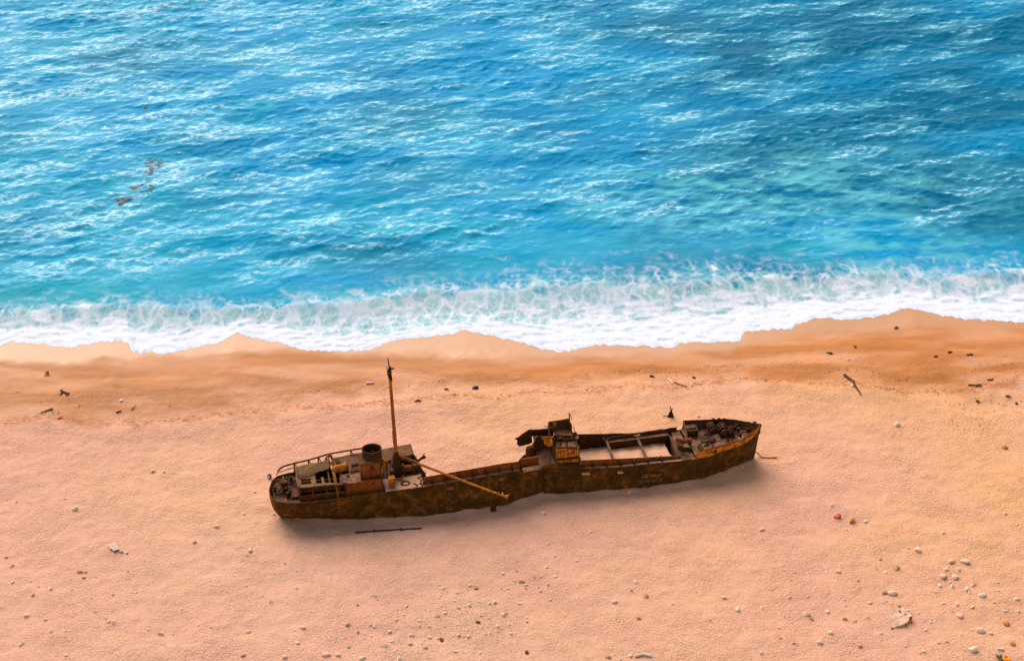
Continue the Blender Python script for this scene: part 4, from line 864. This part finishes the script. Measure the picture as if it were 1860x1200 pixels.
for k in range(46):
    p = np.array(sl(r_.uniform(1265, 1345), 0, 2.7)); t = r_.random(); x_ = r_.uniform(17.9, 22.2); y_ = yn(x_)+(yf(x_)-yn(x_))*r_.uniform(.06, .94); z_ = fzx(x_)
    dv = np.array([r_.uniform(-.6, .6), r_.uniform(-.35, .35), r_.uniform(-.05, .25)])
    if k % 3: mb.tube([(x_, y_, z_+.06), np.array([x_, y_, z_+.08])+dv], r_.uniform(.04, .10), 5)
    else: mb.prism([(x_, y_, z_+.03), (x_+dv[0], y_, z_+.05), (x_+dv[0], y_+dv[1]+.3, z_+.1+abs(dv[2])), (x_, y_+.35, z_+.05)], (0, 0, .05))
o_ = mb.build('scattered_scrap', M['darkiron'], FO); o_['kind'] = 'stuff'
mb = MB()
for k in range(16):
    x_ = r_.uniform(18.2, 20.8); y_ = yn(x_)+r_.uniform(.15, .8); z_ = fzx(x_)+.05
    mb.tube([(x_, y_, z_), (x_+r_.uniform(.5, 1.5), y_+r_.uniform(-.1, .1), z_+.05)], .035, 5)
o_ = mb.build('fallen_rails', M['roof'], FO); o_['kind'] = 'stuff'
# hatch winch and gear just abaft the forecastle
part('fore_deck', M['deck'], MB().prism([(e0[0]+.2, -2.95, 2.32), (17.5, -2.75, 2.30), (17.35, 2.8, 2.45), (e1[0]+.3, 2.85, 2.5)], (0, 0, -.07)), SHIP)
W2 = empty('cargo_winch'); W2.parent = SHIP
x_, y_, z_ = sl(1240, 812, 2.6)
part('bed', M['darkiron'], MB().prism([sl(1232, 816, 2.5), sl(1256, 818, 2.5), sl(1255, 809, 2.6), sl(1228, 800, 2.6)], (0, 0, .25)), W2)
part('drum', M['rust'], MB().tube([sl(1236, 803, 3.0), sl(1255, 800, 3.0)], .32, 12), W2)
part('drum', M['darkiron'], MB().tube([sl(1232, 811, 3.0), sl(1246, 813, 3.0)], .30, 12), W2)
part('cheek', M['darkiron'], MB().prism([sl(1227, 798, 3.2), sl(1231, 796, 3.3), sl(1236, 815, 2.9), sl(1233, 818, 2.6)], (.1, 0, .05)), W2)
part('cover', M['deck'], MB().prism([sl(1240, 806, 3.35), sl(1249, 804, 3.35), sl(1252, 811, 3.3), sl(1243, 811, 3.3)], (0, 0, -.06)), W2)
part('guard', M['redrust'], MB().tube([sl(1228, 796, 3.3), sl(1240, 799, 3.2), sl(1258, 797, 3.0)], .09, 6), W2)
# stem bar
mb = MB(); mb.tube([(bow_top[0]+.02, AXIS, 4.02), (24.48, AXIS, 3.3), (24.12, -.05, -.3)], .09, 8); part('stem', M['hull'], mb, FO)
part('stem_head', M['orange'], MB().prism([bt[-2], bt[-1], (bow_top[0]+.05, AXIS+.15, 4.0), (24.45, AXIS, 3.4), bb[-2]], (0, .06, 0)), FO)

# ================================================================ things on the sand and in the water
def rock_mesh(name, mat, seed, flat=.6):
    bm = bmesh.new(); bmesh.ops.create_icosphere(bm, subdivisions=2, radius=.5); r = np.random.default_rng(seed)
    ax = [(r.normal(size=3), r.uniform(.25, .5)) for _ in range(7)]
    sc_ = (1, r.uniform(.65, .95), flat*r.uniform(.8, 1.15))
    for v in bm.verts:
        c_ = np.array(v.co)
        for a, d_ in ax:
            a = a/np.linalg.norm(a); e = c_@a-d_*.9
            if e > 0: c_ = c_-a*e*.85
        v.co = (c_[0]*sc_[0], c_[1]*sc_[1], c_[2]*sc_[2])
    m = bpy.data.meshes.new(name); bm.to_mesh(m); bm.free(); m.materials.append(mat); return m
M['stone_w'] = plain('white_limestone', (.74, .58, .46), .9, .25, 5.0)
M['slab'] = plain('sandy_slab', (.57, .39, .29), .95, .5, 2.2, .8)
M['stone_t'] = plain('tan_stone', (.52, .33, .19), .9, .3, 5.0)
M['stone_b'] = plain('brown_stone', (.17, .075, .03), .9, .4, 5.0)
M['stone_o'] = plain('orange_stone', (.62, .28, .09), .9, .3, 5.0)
M['weed'] = plain('dry_seaweed', (.13, .058, .025), .95, .5, 9.0)
M['drift'] = plain('dark_driftwood', (.085, .05, .032), .9, .4, 6.0)
M['driftpale'] = plain('brown_driftwood', (.22, .12, .05), .9, .4, 6.0)
M['iron_d'] = plain('black_iron', (.045, .026, .02), .8, .4, 5.0)
M['pale'] = plain('bleached_wood', (.72, .62, .55), .85, .15, 7.0)
M['red'] = plain('red_plastic', (.50, .085, .045), .5, .1)
M['orangep'] = plain('orange_plastic', (.58, .17, .05), .5, .1)
M['pink'] = plain('pink_plastic', (.80, .50, .55), .5, .1)
M['blue'] = plain('dark_blue_cloth', (.05, .05, .10), .8, .2)
M['leaf'] = plain('plant_leaf', (.06, .11, .02), .7, .3)
M['petal'] = plain('orange_flower', (.85, .30, .01), .7, .15)
M['buoy'] = plain('grey_plastic', (.16, .13, .15), .5, .2)
ROCKS = {k: [rock_mesh('stone', M[k], 40+i, .62) for i in range(4)] for k in ('stone_w', 'stone_t', 'stone_b', 'stone_o')}
def mpp(px, py):                          # metres per pixel at the ground under a pixel
    p = gz(px, py); return np.linalg.norm(p-CAM)/FOC
def stone(px, py, size, label, group=None, kind='stone_w', name='stone', cat='stone', sink=.27):
    p = gz(px, py); o = bpy.data.objects.new(name, random.choice(ROCKS[kind])); COL.objects.link(o)
    sz = size*mpp(px, py); sz *= 1.2; o.location = (p[0], p[1], p[2]+sz*(.34-sink)); o.rotation_euler = (random.uniform(-.25, .25), random.uniform(-.25, .25), random.uniform(0, 6.28))
    o.scale = (sz*1.05, sz, sz*random.uniform(.85, 1.1)); tag(o, label, cat, group); return o
NAMED = [
 (137,924,11,'pale low stone alone on the sand high at the left edge','stone_w'),(278,855,8,'small white stone left of the stern, closest to the surf','stone_w'),
 (443,932,7,'white stone just left of the stern rudder','stone_w'),(393,956,9,'flat white stone between the pallet and the stern','stone_w'),
 (353,985,8,'pale stone midway between the pallet and the large round white stone','stone_t'),(454,999,10,'round white stone on bare sand below the stern','stone_w'),
 (492,1092,9,'lone tan stone far below the stern on bare pink sand','stone_w'),(220,1002,7,'tan stone touching the lower right corner of the pallet','stone_t'),
 (231,1003,7,'white stone just right of the pallet','stone_w'),(987,932,9,'white stone on the sand below the broken middle of the hull','stone_w'),
 (1072,966,6,'small white stone below the faded hull lettering','stone_w'),(995,988,7,'white stone directly below the stone near the hull break','stone_w'),
 (948,1057,10,'broad tan stone at the top of the bottom centre scatter','stone_t'),(917,1115,12,'largest white stone in the bottom centre scatter','stone_w'),
 (697,1173,13,'broad flat white stone at the left of the bottom centre scatter','stone_w'),(868,1130,8,'small brown stone among white stones at bottom centre','stone_b'),
 (802,1162,11,'rough brown lump among the white stones at bottom centre','stone_b'),(957,1184,9,'dark brown lump at the bottom edge right of the scatter','stone_b'),
 (1155,1057,10,'white stone highest of the three right of the bottom centre scatter','stone_w'),(1147,1072,6,'small tan stone just below the white one right of the scatter','stone_t'),
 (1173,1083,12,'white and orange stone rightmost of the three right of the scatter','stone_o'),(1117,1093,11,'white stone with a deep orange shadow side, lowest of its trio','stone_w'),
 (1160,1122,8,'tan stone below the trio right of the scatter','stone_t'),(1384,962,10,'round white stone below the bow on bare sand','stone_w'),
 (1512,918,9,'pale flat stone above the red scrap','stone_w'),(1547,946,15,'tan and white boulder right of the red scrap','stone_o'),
 (1573,947,9,'small white stone right of the tan boulder and red scrap','stone_w'),(1667,999,14,'flat white slab stone alone on the right side of the beach','stone_w'),
 (1598,1015,9,'tan stone left of the flat white slab stone','stone_t'),(1627,1031,16,'long low tan stone below the flat white slab stone','stone_t'),
 (1622,1078,15,'humped pale stone above the half buried slab','stone_w'),(1608,1076,12,'tan hump touching the left of the humped pale stone','stone_t'),
 (1768,1062,10,'bright white stone, upper one of the pair right of the sand mounds','stone_w'),(1757,1070,11,'bright white stone, lower one of the pair right of the sand mounds','stone_w'),
 (1785,1082,13,'white stone below the pair right of the sand mounds','stone_w'),(1743,1118,14,'pale stone right of the half buried slab','stone_w'),
 (1827,1132,14,'orange and white stone near the right edge at the bottom','stone_o'),(1780,1145,15,'large white stone in the bottom right corner area','stone_w'),
 (1767,1180,16,'jagged white stone near the bottom right corner','stone_w'),(1838,1168,14,'orange rounded stone above the green plant at the corner','stone_o'),
 (1817,1179,12,'flat pale stone directly above the green plant','stone_w'),(1488,1166,12,'white boulder at the bottom right of centre','stone_w'),
 (1508,1148,9,'white stone just above the white boulder at the bottom','stone_w'),(1464,1115,13,'flat white stone with a tan neighbour at lower right','stone_w'),
 (1475,1125,8,'orange stone touching the flat white stone at lower right','stone_o'),(1562,1172,10,'orange stone at the bottom left of the half buried slab','stone_o'),
 (1417,1159,7,'orange stone at the bottom below the bow','stone_o'),(1340,1106,12,'flat pale stone alone in the lower right of centre','stone_w'),
 (1630,771,12,'pale mound stone right of the bow and below the driftwood stick','stone_w'),(1548,701,8,'white stone beside the bent driftwood stick','stone_w'),
 (1628,596,8,'brown topped stone on the dark damp sand near the surf','stone_b'),(825,716,8,'tan stone on the wrack line right of the mast top','stone_t'),
 (1185,684,9,'dark brown stone on the wrack line above the hold','stone_b'),(220,728,8,'bright white flat stone on the damp sand at far left','stone_w'),
 (1825,813,12,'orange and white stone near the right edge level with the bow','stone_o'),(1268,756,6,'small white stone behind the forecastle rail','stone_w'),
 (1553,630,7,'dark stone on the damp sand above the driftwood stick','stone_b'),(1541,653,9,'pale stone on damp sand just above the driftwood stick','stone_w'),
 (497,934,6,'bright white pebble at the foot of the stern','stone_w'),(1143,893,6,'pinkish white stone touching the hull below the hold','stone_w'),
 (1677,1183,9,'pale stone at the bottom edge below the half buried slab','stone_w'),(1776,729,8,'dark stone among the debris at the right end of the wrack line','stone_b'),
 (1846,733,7,'dark stone at the right edge of the beach on the wrack line','stone_b'),(30,711,5,'tiny white stone on the damp sand at the left edge','stone_w'),
 (1825,933,8,'pale stone at the right edge below the orange and white stone','stone_w'),(1712,967,7,'small white stone above right of the flat white slab stone','stone_w'),
]
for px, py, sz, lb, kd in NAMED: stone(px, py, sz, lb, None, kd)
GR = {
 'a': ('small white stone on the open sand at the lower left', 'small stones scattered over the lower left sand', [(22,1027,8),(12,1012,7),(145,1038,9),(155,1039,7),(152,1049,7),(23,1057,8),(91,1069,8),(60,1080,7),(131,1071,5),(204,1079,6),(446,1063,6),(173,1111,7),(192,1123,8),(197,1128,9),(206,1130,9),(48,1118,10),(82,1125,6),(92,1147,9),(293,1150,10),(452,1147,9),(37,1170,8),(40,1167,9),(442,1190,9),(92,997,4),(463,893,7),(538,1067,6),(550,1139,9),(540,1167,9),(518,1193,9),(298,857,5),(118,905,5),(30,911,6),(160,1095,5),(120,1190,7),(330,1105,5),(360,1135,5)]),
 'b': ('small white stone in the dense scatter at the bottom centre', 'white stones of the bottom centre scatter', [(1007,1010,6),(940,1018,6),(938,1037,7),(913,1041,7),(993,1030,6),(1008,1047,8),(983,1046,6),(955,1068,6),(865,1068,8),(853,1063,6),(805,1068,7),(830,1076,6),(826,1091,6),(898,1093,8),(889,1095,7),(852,1098,8),(833,1104,8),(943,1096,8),(808,1113,8),(792,1118,10),(763,1127,8),(887,1123,6),(680,1137,8),(632,1134,9),(650,1148,8),(708,1146,8),(748,1153,9),(780,1157,9),(833,1152,9),(850,1155,7),(928,1150,8),(903,1137,8),(633,1175,8),(713,1165,8),(745,1170,10),(772,1177,9),(827,1183,8),(872,1185,7),(658,1195,12),(725,1197,11),(593,1189,14),(613,1188,11)]),
 'c': ('small pale stone on the open sand below the forward hull', 'small stones below the forward hull', [(1105,1193,9),(1127,1197,8),(1145,1190,9),(1222,1097,6),(1048,1018,6),(1155,932,5),(1315,1085,8),(1384,1104,9),(1383,1187,8),(1442,1167,7),(1443,1039,6),(1467,1083,6),(1240,1150,4),(1290,1125,4),(1265,1075,4)]),
 'd': ('small pale stone among the mounds in the lower right of the beach', 'small stones of the lower right beach', [(1608,1039,8),(1522,1038,9),(1501,1040,6),(1580,1095,8),(1713,1095,8),(1738,1097,9),(1766,1102,9),(1503,1110,9),(1534,1123,10),(1552,1128,9),(1578,1122,9),(1847,1088,10),(1718,1034,10),(1740,1035,10),(1713,1046,14),(1735,1048,14),(1728,1020,13),(1753,1020,15),(1707,1063,9),(1730,1065,10),(1539,963,4),(1650,995,5),(1700,1075,6),(1650,1108,6),(1850,1110,7),(1800,1150,7),(1690,1130,6),(1600,1150,6),(1720,1165,7)]),
}
r_ = random.Random(77)
for k in range(58):                       # the smallest ones of the bottom centre scatter
    t = r_.random(); x_ = 640+330*r_.random()+40*t; y_ = 1190-118*r_.random()**.8-(x_-640)*.10; GR['b'][2].append((x_, y_, r_.uniform(3.5, 6)))
for k in range(36): GR['d'][2].append((r_.uniform(1400, 1855), r_.uniform(1030, 1195), r_.uniform(3.5, 6.5)))
for k in range(26): GR['a'][2].append((r_.uniform(5, 560), r_.uniform(1000, 1195), r_.uniform(3, 5)))
LM = [(207,996,'the pallet'),(454,999,'the round stone below the stern'),(492,1092,'the lone tan stone below the stern'),(137,924,'the pale stone near the left edge'),
 (697,1173,'the broad flat scatter stone'),(802,1162,'the rough brown lump'),(917,1115,'the largest scatter stone'),(948,1057,'the broad tan stone'),(957,1184,'the dark brown bottom lump'),(868,1130,'the small brown stone'),
 (1117,1093,'the orange shadowed white stone'),(1168,1190,'the bleached white branch'),(1160,1122,'the tan stone below the trio'),(1521,940,'the red scrap'),(1667,999,'the flat white slab stone'),
 (1632,1124,'the half buried slab'),(1627,1031,'the long low tan stone'),(1762,1066,'the bright white pair'),(1822,1198,'the green plant'),(1780,1145,'the large white corner stone'),(1488,1166,'the white bottom boulder'),
 (1340,1106,'the lone flat pale stone'),(1417,1159,'the orange bottom stone'),(987,932,'the stone at the hull break')]
ORD = ['nearest', 'second nearest', 'third nearest', 'fourth nearest', 'fifth nearest', 'sixth nearest', 'seventh nearest', 'eighth nearest', 'ninth nearest', 'tenth nearest', 'eleventh nearest', 'twelfth nearest', 'thirteenth nearest', 'farthest']
allst = []
for lb, grp, lst in GR.values():
    for px, py, sz in lst:
        kd = 'stone_w' if r_.random() < .8 else 'stone_t'
        L0 = min(LM, key=lambda m_: (m_[0]-px)**2+(m_[1]-py)**2); dx, dy = px-L0[0], py-L0[1]
        side = ['to the right of', 'below right of', 'below', 'below left of', 'to the left of', 'above left of', 'above', 'above right of'][int(round(math.atan2(dy, dx)/(math.pi/4))) % 8]
        allst.append((kd, L0[2], side, math.hypot(dx, dy), px, py, sz, grp))
rank = {}
for kd, l0, side, dist, px, py, sz, grp in sorted(allst, key=lambda t: t[3]):
    key = (kd, l0, side); k = rank.get(key, 0); rank[key] = k+1
    word = {'stone_w': 'white', 'stone_t': 'tan'}[kd]; sw = 'tiny' if sz < 5 else 'small'
    stone(px, py, sz, f"{sw} {word} stone, {ORD[min(k, 13)]} {side} {l0}", grp, kd)
# shells and pebbles too small to count
def litter(name, label, pts, mat, szr, flat=.6, cat=None):
    vs = []; fs = []
    base = [(1,0,0),(-1,0,0),(0,1,0),(0,-1,0),(0,0,1),(0,0,-1)]; bf = [(0,2,4),(2,1,4),(1,3,4),(3,0,4),(2,0,5),(1,2,5),(3,1,5),(0,3,5)]
    for x_, y_, z_ in pts:
        n0 = len(vs); a = r_.uniform(0, 6.28); sx = r_.uniform(*szr); sy2 = sx*r_.uniform(.4, 1); ca_, sa = math.cos(a), math.sin(a)
        for b in base: u_, v_ = b[0]*sx, b[1]*sy2; vs.append((x_+u_*ca_-v_*sa, y_+u_*sa+v_*ca_, z_+.25*sx*flat+b[2]*sx*flat))
        fs += [tuple(i+n0 for i in f_) for f_ in bf]
    m = bpy.data.meshes.new(name); m.from_pydata(vs, [], fs); m.materials.append(mat); o = bpy.data.objects.new(name, m); COL.objects.link(o)
    return tag(o, label, None, None, 'stuff')
def ground_pts(n, fx, fy):
    out = []
    for _ in range(n):
        x_ = fx(); y_ = fy(x_); out.append((x_, y_))
    a = np.array(out); z_ = sand_z(a[:, 0], a[:, 1]); return [(*p, float(zz)) for p, zz in zip(out, z_)]
pp = ground_pts(1500, lambda: r_.uniform(-50, 50), lambda x_: -29+30*r_.random()**2.1)
pp += ground_pts(500, lambda: r_.gauss(-8, 6), lambda x_: -22-6*r_.random()+.2*(x_+8))
pp = [p for p in pp if not (-24 < p[0] < 26 and p[1] > -12)]
litter('pebbles', 'tiny pale pebbles strewn over the lower beach', pp, M['stone_w'], (.035, .085))
def wrack_pts(n, off, sd):
    return ground_pts(n, lambda: r_.choice([r_.uniform(-62, 62), r_.uniform(8, 62), r_.uniform(-20, 40)]), lambda x_: float(BERML(x_))+off+r_.gauss(0, sd)+.5*math.sin(x_*.9)+.4*math.sin(x_*.37+off))
dk = [p for p in wrack_pts(520, .1, .35)+wrack_pts(260, 3.4, .3) if math.sin(p[0]*.8)+math.sin(p[0]*2.3+1)+r_.uniform(-.6, 1.2) > .2]
dk += ground_pts(120, lambda: r_.uniform(44, 60), lambda x_: r_.gauss(10.5, 2.0))
litter('seaweed_wrack', 'broken line of dark dry seaweed bits along the high water mark', dk, M['weed'], (.03, .11), .5)
# ---- driftwood
def stick(pix, r0, r1, mat, label, cat='driftwood', name='driftwood_stick', lift=.1, seg=None):
    P3 = [gz(*p)+np.array([0, 0, lift]) for p in pix]; P3 = [np.array(p) for p in resample(P3, .25)] if len(P3) > 1 else P3
    c0 = np.mean(P3, 0); c0[2] = P3[0][2]-lift
    o = MB().tube([p-c0 for p in P3], r0, 7, r1).build(name, mat); o.location = c0; tag(o, label, cat); return o
stick([(1534,682),(1541,688),(1549,693),(1553,702),(1559,710),(1564,718)], .17, .06, M['drift'], 'long bent dark driftwood stick on the sand right of the bow')
stick([(73,751),(84,747),(96,743)], .05, .10, M['driftpale'], 'thin brown stick lying on the damp sand at far left')
o1 = stick([(111,710),(117,714),(121,715)], .13, .11, M['drift'], 'short dark forked driftwood on the damp sand at far left')
def side_piece(par, pix, r0, r1, name, mat):
    P3 = [gz(*p)+np.array([0, 0, .1])-np.array(par.location) for p in pix]; return MB().tube(P3, r0, 6, r1).build(name, mat, par)
side_piece(o1, [(114,713),(109,718)], .08, .05, 'branch', M['drift']); side_piece(o1, [(120,718),(126,714.5)], .11, .08, 'branch', M['drift'])
stick([(211,750),(221,747)], .08, .05, M['weed'], 'small dark twig right of the wrack at far left')
stick([(239,745),(247,738)], .06, .03, M['weed'], 'thin upright twig below the bright white flat stone')
stick([(1214,689),(1222,697)], .09, .06, M['pale'], 'short bleached white stick on the wrack line above the hold')
stick([(1225,695),(1235,699),(1247,703)], .07, .05, M['driftpale'], 'brown twig right of the short bleached stick')
stick([(1153,1192),(1168,1188.5),(1183,1191.5)], .13, .12, M['pale'], 'bleached white branch at the bottom edge of the beach')
o1 = stick([(645,967.5),(700,964),(766,960)], .075, .07, M['iron_d'], 'long straight iron rod lying on the sand below the after hull', 'iron rod', 'iron_rod')
for px, py in ((680, 964), (728, 961.5)): side_piece(o1, [(px, py-1), (px+.5, py+2.5)], .09, .09, 'clamp', M['iron_d'])
# mooring rope falling from the stem onto the sand
a = ROT @ np.array([24.15, -.15, .9])+ORG; P3 = [a]+[gz(*p)+np.array([0, 0, .05]) for p in ((1376,827),(1383,830.5),(1393,831.5),(1411,831))]
P3[1][2] += .25
rp_ = MB().tube([p-np.array(P3[-1]) for p in P3], .055, 6).build('mooring_rope', M['boom']); rp_.location = P3[-1]; tag(rp_, 'old rope trailing from the bow onto the sand', 'rope')
# rusted stump of ironwork beyond the bow
p = gz(1218, 757); IS = empty('iron_stump', p); tag(IS, 'small dark upright iron wreckage standing on the sand behind the ship', 'iron wreckage')
MB().tube([(-.25,0,-.1),(-.05,0,.55),(.05,.0,.85),(-.10,0,1.25)], .13, 6, .05).build('upright', M['iron_d'], IS)
MB().tube([(.28,0,-.1),(.10,0,.5),(.05,0,.8),(.22,.0,1.0)], .13, 6, .05).build('upright', M['iron_d'], IS)
MB().prism([(-.3,-.05,-.1),(.3,-.05,-.1),(.1,-.05,.45),(-.05,-.05,.45)], (0,.1,0)).build('web_plate', M['darkiron'], IS)
MB().tube([(-.2,0,.05),(-.5,0,.15),(-.75,-.05,.1)], .05, 5).build('bent_bar', M['iron_d'], IS)
# wooden pallet
c4 = [gz(196, 992.5), gz(210.5, 988), gz(217.5, 999.5), gz(204, 1004)]
p0 = np.mean(c4, 0); PL = empty('pallet', p0); tag(PL, 'bleached wooden pallet lying on the sand at the left, one corner broken', 'pallet')
u = (np.array(c4[1])-c4[0]+c4[2]-c4[3])/2; vv_ = (np.array(c4[3])-c4[0]+c4[2]-c4[1])/2; u[2] = 0; vv_[2] = 0
def pq(a, b, z): return u*(a-.5)+vv_*(b-.5)+np.array([0, 0, z])
for k in range(5):
    a = k/5+.02; b1 = .58 if k == 0 else 1.0
    MB().prism([pq(a, 0, .17), pq(a+.115, 0, .17), pq(a+.115, b1, .17), pq(a, b1, .17)], (0, 0, .05)).build('plank', M['pale'], PL)
for b, w0, e in ((.0, .09, 0), (.46, .08, 0), (.91, .09, .2)):
    MB().prism([pq(e, b, .03), pq(.94, b, .03), pq(.94, b+w0, .03), pq(e, b+w0, .03)], (0, 0, .135)).build('bearer', M['pale'] if b < .9 else M['driftpale'], PL)
# half buried slab
p = gz(1632, 1124); HB = empty('buried_slab', p); tag(HB, 'half buried pale slab with a rusty dark broken edge at lower right', 'slab')
sl4 = [gz(1614,1119), gz(1629,1104), gz(1640,1107), gz(1656,1124), gz(1645,1135), gz(1620,1141)]
hz = [.02, .20, .28, .36, .24, .03]
MB().prism([q_-p+np.array([0, 0, h_]) for q_, h_ in zip(sl4, hz)], (0, 0, -.5)).build('slab', M['slab'], HB)
ed = [gz(1634,1105), gz(1634,1113), gz(1645,1120), gz(1654,1127), gz(1645,1136), gz(1621,1141)]
for i, (q_, h_) in enumerate(zip(ed, (.30, .28, .32, .40, .26, .06))):
    o = bpy.data.objects.new('rusty_lump', ROCKS['stone_b'][i % 4]); COL.objects.link(o); o.parent = HB; o.location = q_-p+np.array([0, 0, h_-.05]); o.scale = (.34, .26, .28); o.rotation_euler = (0, 0, i*1.3)
    if i == 3: o.scale = (.5, .4, .4)
# plastic and other litter
def small(name, label, cat, mat, px, py, parts):
    p = gz(px, py); E_ = empty(name, p); tag(E_, label, cat)
    for nm, mb_, mt in parts: mb_.build(nm, mt or mat, E_, True)
    return E_
small('plastic_scrap', 'crumpled red plastic scrap on the sand right of the bow', 'plastic scrap', M['red'], 1521, 940, [('sheet', MB().prism([(-.35,-.1,.02),(.3,-.25,.05),(.35,.0,.25),(.05,.15,.35),(-.2,.12,.2)], (0,.05,.08)), None), ('flap', MB().prism([(-.1,.15,.25),(.15,.2,.3),(.1,.5,.15),(-.05,.5,.1)], (0,0,.05)), M['pink'])])
small('plastic_float', 'pink white torpedo float on the sand left of the mast top', 'float', M['pink'], 672, 697, [('body', MB().tube([(-.38,0,.1),(-.28,0,.12),(0,0,.12),(.28,0,.12),(.38,0,.1)], .13, 10), None), ('end_ring', MB().tube([(.36,0,.1),(.48,.02,.1)], .05, 6), None)])
small('plastic_crate', 'small orange plastic piece on the damp sand at far left', 'plastic piece', M['orangep'], 85.5, 681, [('base', MB().box(-.25,.22,-.2,.2,-.02,.12), None), ('lip', MB().prism([(-.25,.1,.12),(.22,.1,.12),(.15,.2,.42),(-.1,.2,.36)], (0,.06,0)), None)])
small('plastic_litter', 'tiny red plastic piece below the thin stick at far left', 'plastic piece', M['red'], 108, 759, [('cap', MB().lathe((0,0,0), [(.2,0),(.2,.1),(.16,.14),(0,.14)], 12), None), ('tab', MB().box(.17,.34,-.05,.05,.02,.08), None)])
small('cloth_rag', 'dark blue cloth rag on the wrack line right of the mast top', 'rag', M['blue'], 863, 706, [('fold', MB().prism([(-.3,-.1,.02),(.2,-.2,.02),(.35,.1,.06),(.05,.3,.1),(-.2,.2,.05)], (0,0,.12)), None), ('fold', MB().tube([(-.1,0,.15),(.15,.1,.22),(.3,.3,.1)], .08, 6), None)])
BU = small('buoy', 'small dark grey round buoy on the sand beside the stern', 'buoy', M['buoy'], 489.5, 867.5, [('ball', MB().lathe((0,0,.22), [(.0,-.24),(.17,-.17),(.24,0),(.17,.17),(.0,.24)], 14), None), ('eye', MB().tube([(0,-.02,.44),(.06,-.02,.54),(.0,-.02,.56)], .035, 6), None), ('label_patch', MB().box(-.09,.06,-.26,-.2,.2,.34), M['white'])])
# larger single clumps of seaweed on the high water mark
WG = 'dark seaweed clumps along the high water mark'
for i, (px, py, sz, lb) in enumerate([(1508,642,9,'dark seaweed clump on the wrack line, left of the dark stone'),(1762,644,9,'dark seaweed clump on the damp sand in the right of the beach'),(1700,648,8,'dark elongated seaweed clump on damp sand between stick and right edge'),(1770,700,16,'long dark grey seaweed band at the right end of the wrack line'),
     (1800,690,8,'seaweed clump just right of the long dark band'),(1830,720,9,'dark seaweed clump near the right edge of the beach'),(1725,640,8,'flat seaweed clump above the wrack line near the right edge'),(1260,686,7,'dark seaweed clump on the wrack line above the forecastle'),(760,728,9,'seaweed clump on the wrack line right of the mast'),(810,707,7,'small seaweed clump left of the blue rag')]):
    p = gz(px, py); C = empty('seaweed_clump', p); tag(C, lb, 'seaweed', WG); k = sz*mpp(px, py)
    for j in range(5):
        a = r_.uniform(-.5, .5)*k; b = r_.uniform(-.25, .25)*k; L_ = r_.uniform(.2, .45)*k; an = r_.uniform(-.5, .6)
        MB().tube([(a-L_*math.cos(an), b-L_*math.sin(an), .0), (a, b, .07), (a+L_*math.cos(an), b+L_*math.sin(an), .0)], .09, 5, .04).build('frond', M['weed'], C)
# flowering plant at the bottom right corner
p = gz(1822, 1198); PT = empty('beach_plant', p); tag(PT, 'small green plant with an orange bloom at the bottom right corner', 'plant')
for k in range(14):
    a = r_.uniform(0, 6.28); L_ = r_.uniform(.25, .5); t = np.array([math.cos(a), math.sin(a), 0]); n_ = np.array([-t[1], t[0], 0])*.09; b_ = np.array([-.22, .12, 0])
    MB().prism([b_, b_+t*L_*.5+n_+np.array([0,0,.2]), b_+t*L_+np.array([0,0,.22]), b_+t*L_*.5-n_+np.array([0,0,.2])], (0,0,.015)).build('leaf', M['leaf'], PT)
for k in range(10):
    a = k*.628; t = np.array([math.cos(a), math.sin(a), 0]); n_ = np.array([-t[1], t[0], 0])*.13; b_ = np.array([.28, -.05, .12])
    MB().prism([b_, b_+t*.25+n_+np.array([0,0,.18]), b_+t*.42+np.array([0,0,.1]), b_+t*.25-n_+np.array([0,0,.18])], (0,0,.02)).build('petal', M['petal'], PT)
# brown weed rafts drifting in the sea
q = NT('floating_weed'); co = q.coord(); a = q.noise(co, 2.0, 5, .65)
q.l(q.ramp(a, [(.35, (.30, .24, .24)), (.55, (.42, .38, .38)), (.75, (.55, .55, .58))]), q.b.inputs['Base Color']); q.b.inputs['Roughness'].default_value = .6; M['raft'] = q.m
q.l(q.bump(a, .6, .1), q.b.inputs['Normal'])
for px, py, wd, dp, lb in [(277,302,2.2,2.6,'brown patch of floating weed in the blue sea, highest and darkest of the three'),(258,345,3.2,1.9,'broad pinkish brown patch of floating weed in the sea, middle of the three'),(222,362,1.6,1.6,'small faint brown weed patch in the sea, lowest left of the three'),(268,188,.7,1.6,'tiny brown weed fleck in the sea far out at left')]:
    p = gp(px, py, -.45); C = empty('floating_weed', p); tag(C, lb, 'seaweed', 'brown weed patches floating in the sea')
    for j in range(int(70*wd*dp/5)+8):
        rr_ = math.sqrt(r_.random()); a = r_.uniform(0, 6.28); x_ = rr_*wd*.5*math.cos(a)+.3*math.sin(a*2); y_ = rr_*dp*math.sin(a); L_ = r_.uniform(.12, .42)
        zz = r_.uniform(-.26, .03); an = r_.uniform(-.3, .7)
        MB().tube([(x_-L_*math.cos(an), y_-L_*math.sin(an), zz-.06), (x_, y_, zz), (x_+L_*math.cos(an), y_+L_*math.sin(an), zz-.05)], .07, 5, .03).build('frond', M['raft'], C)
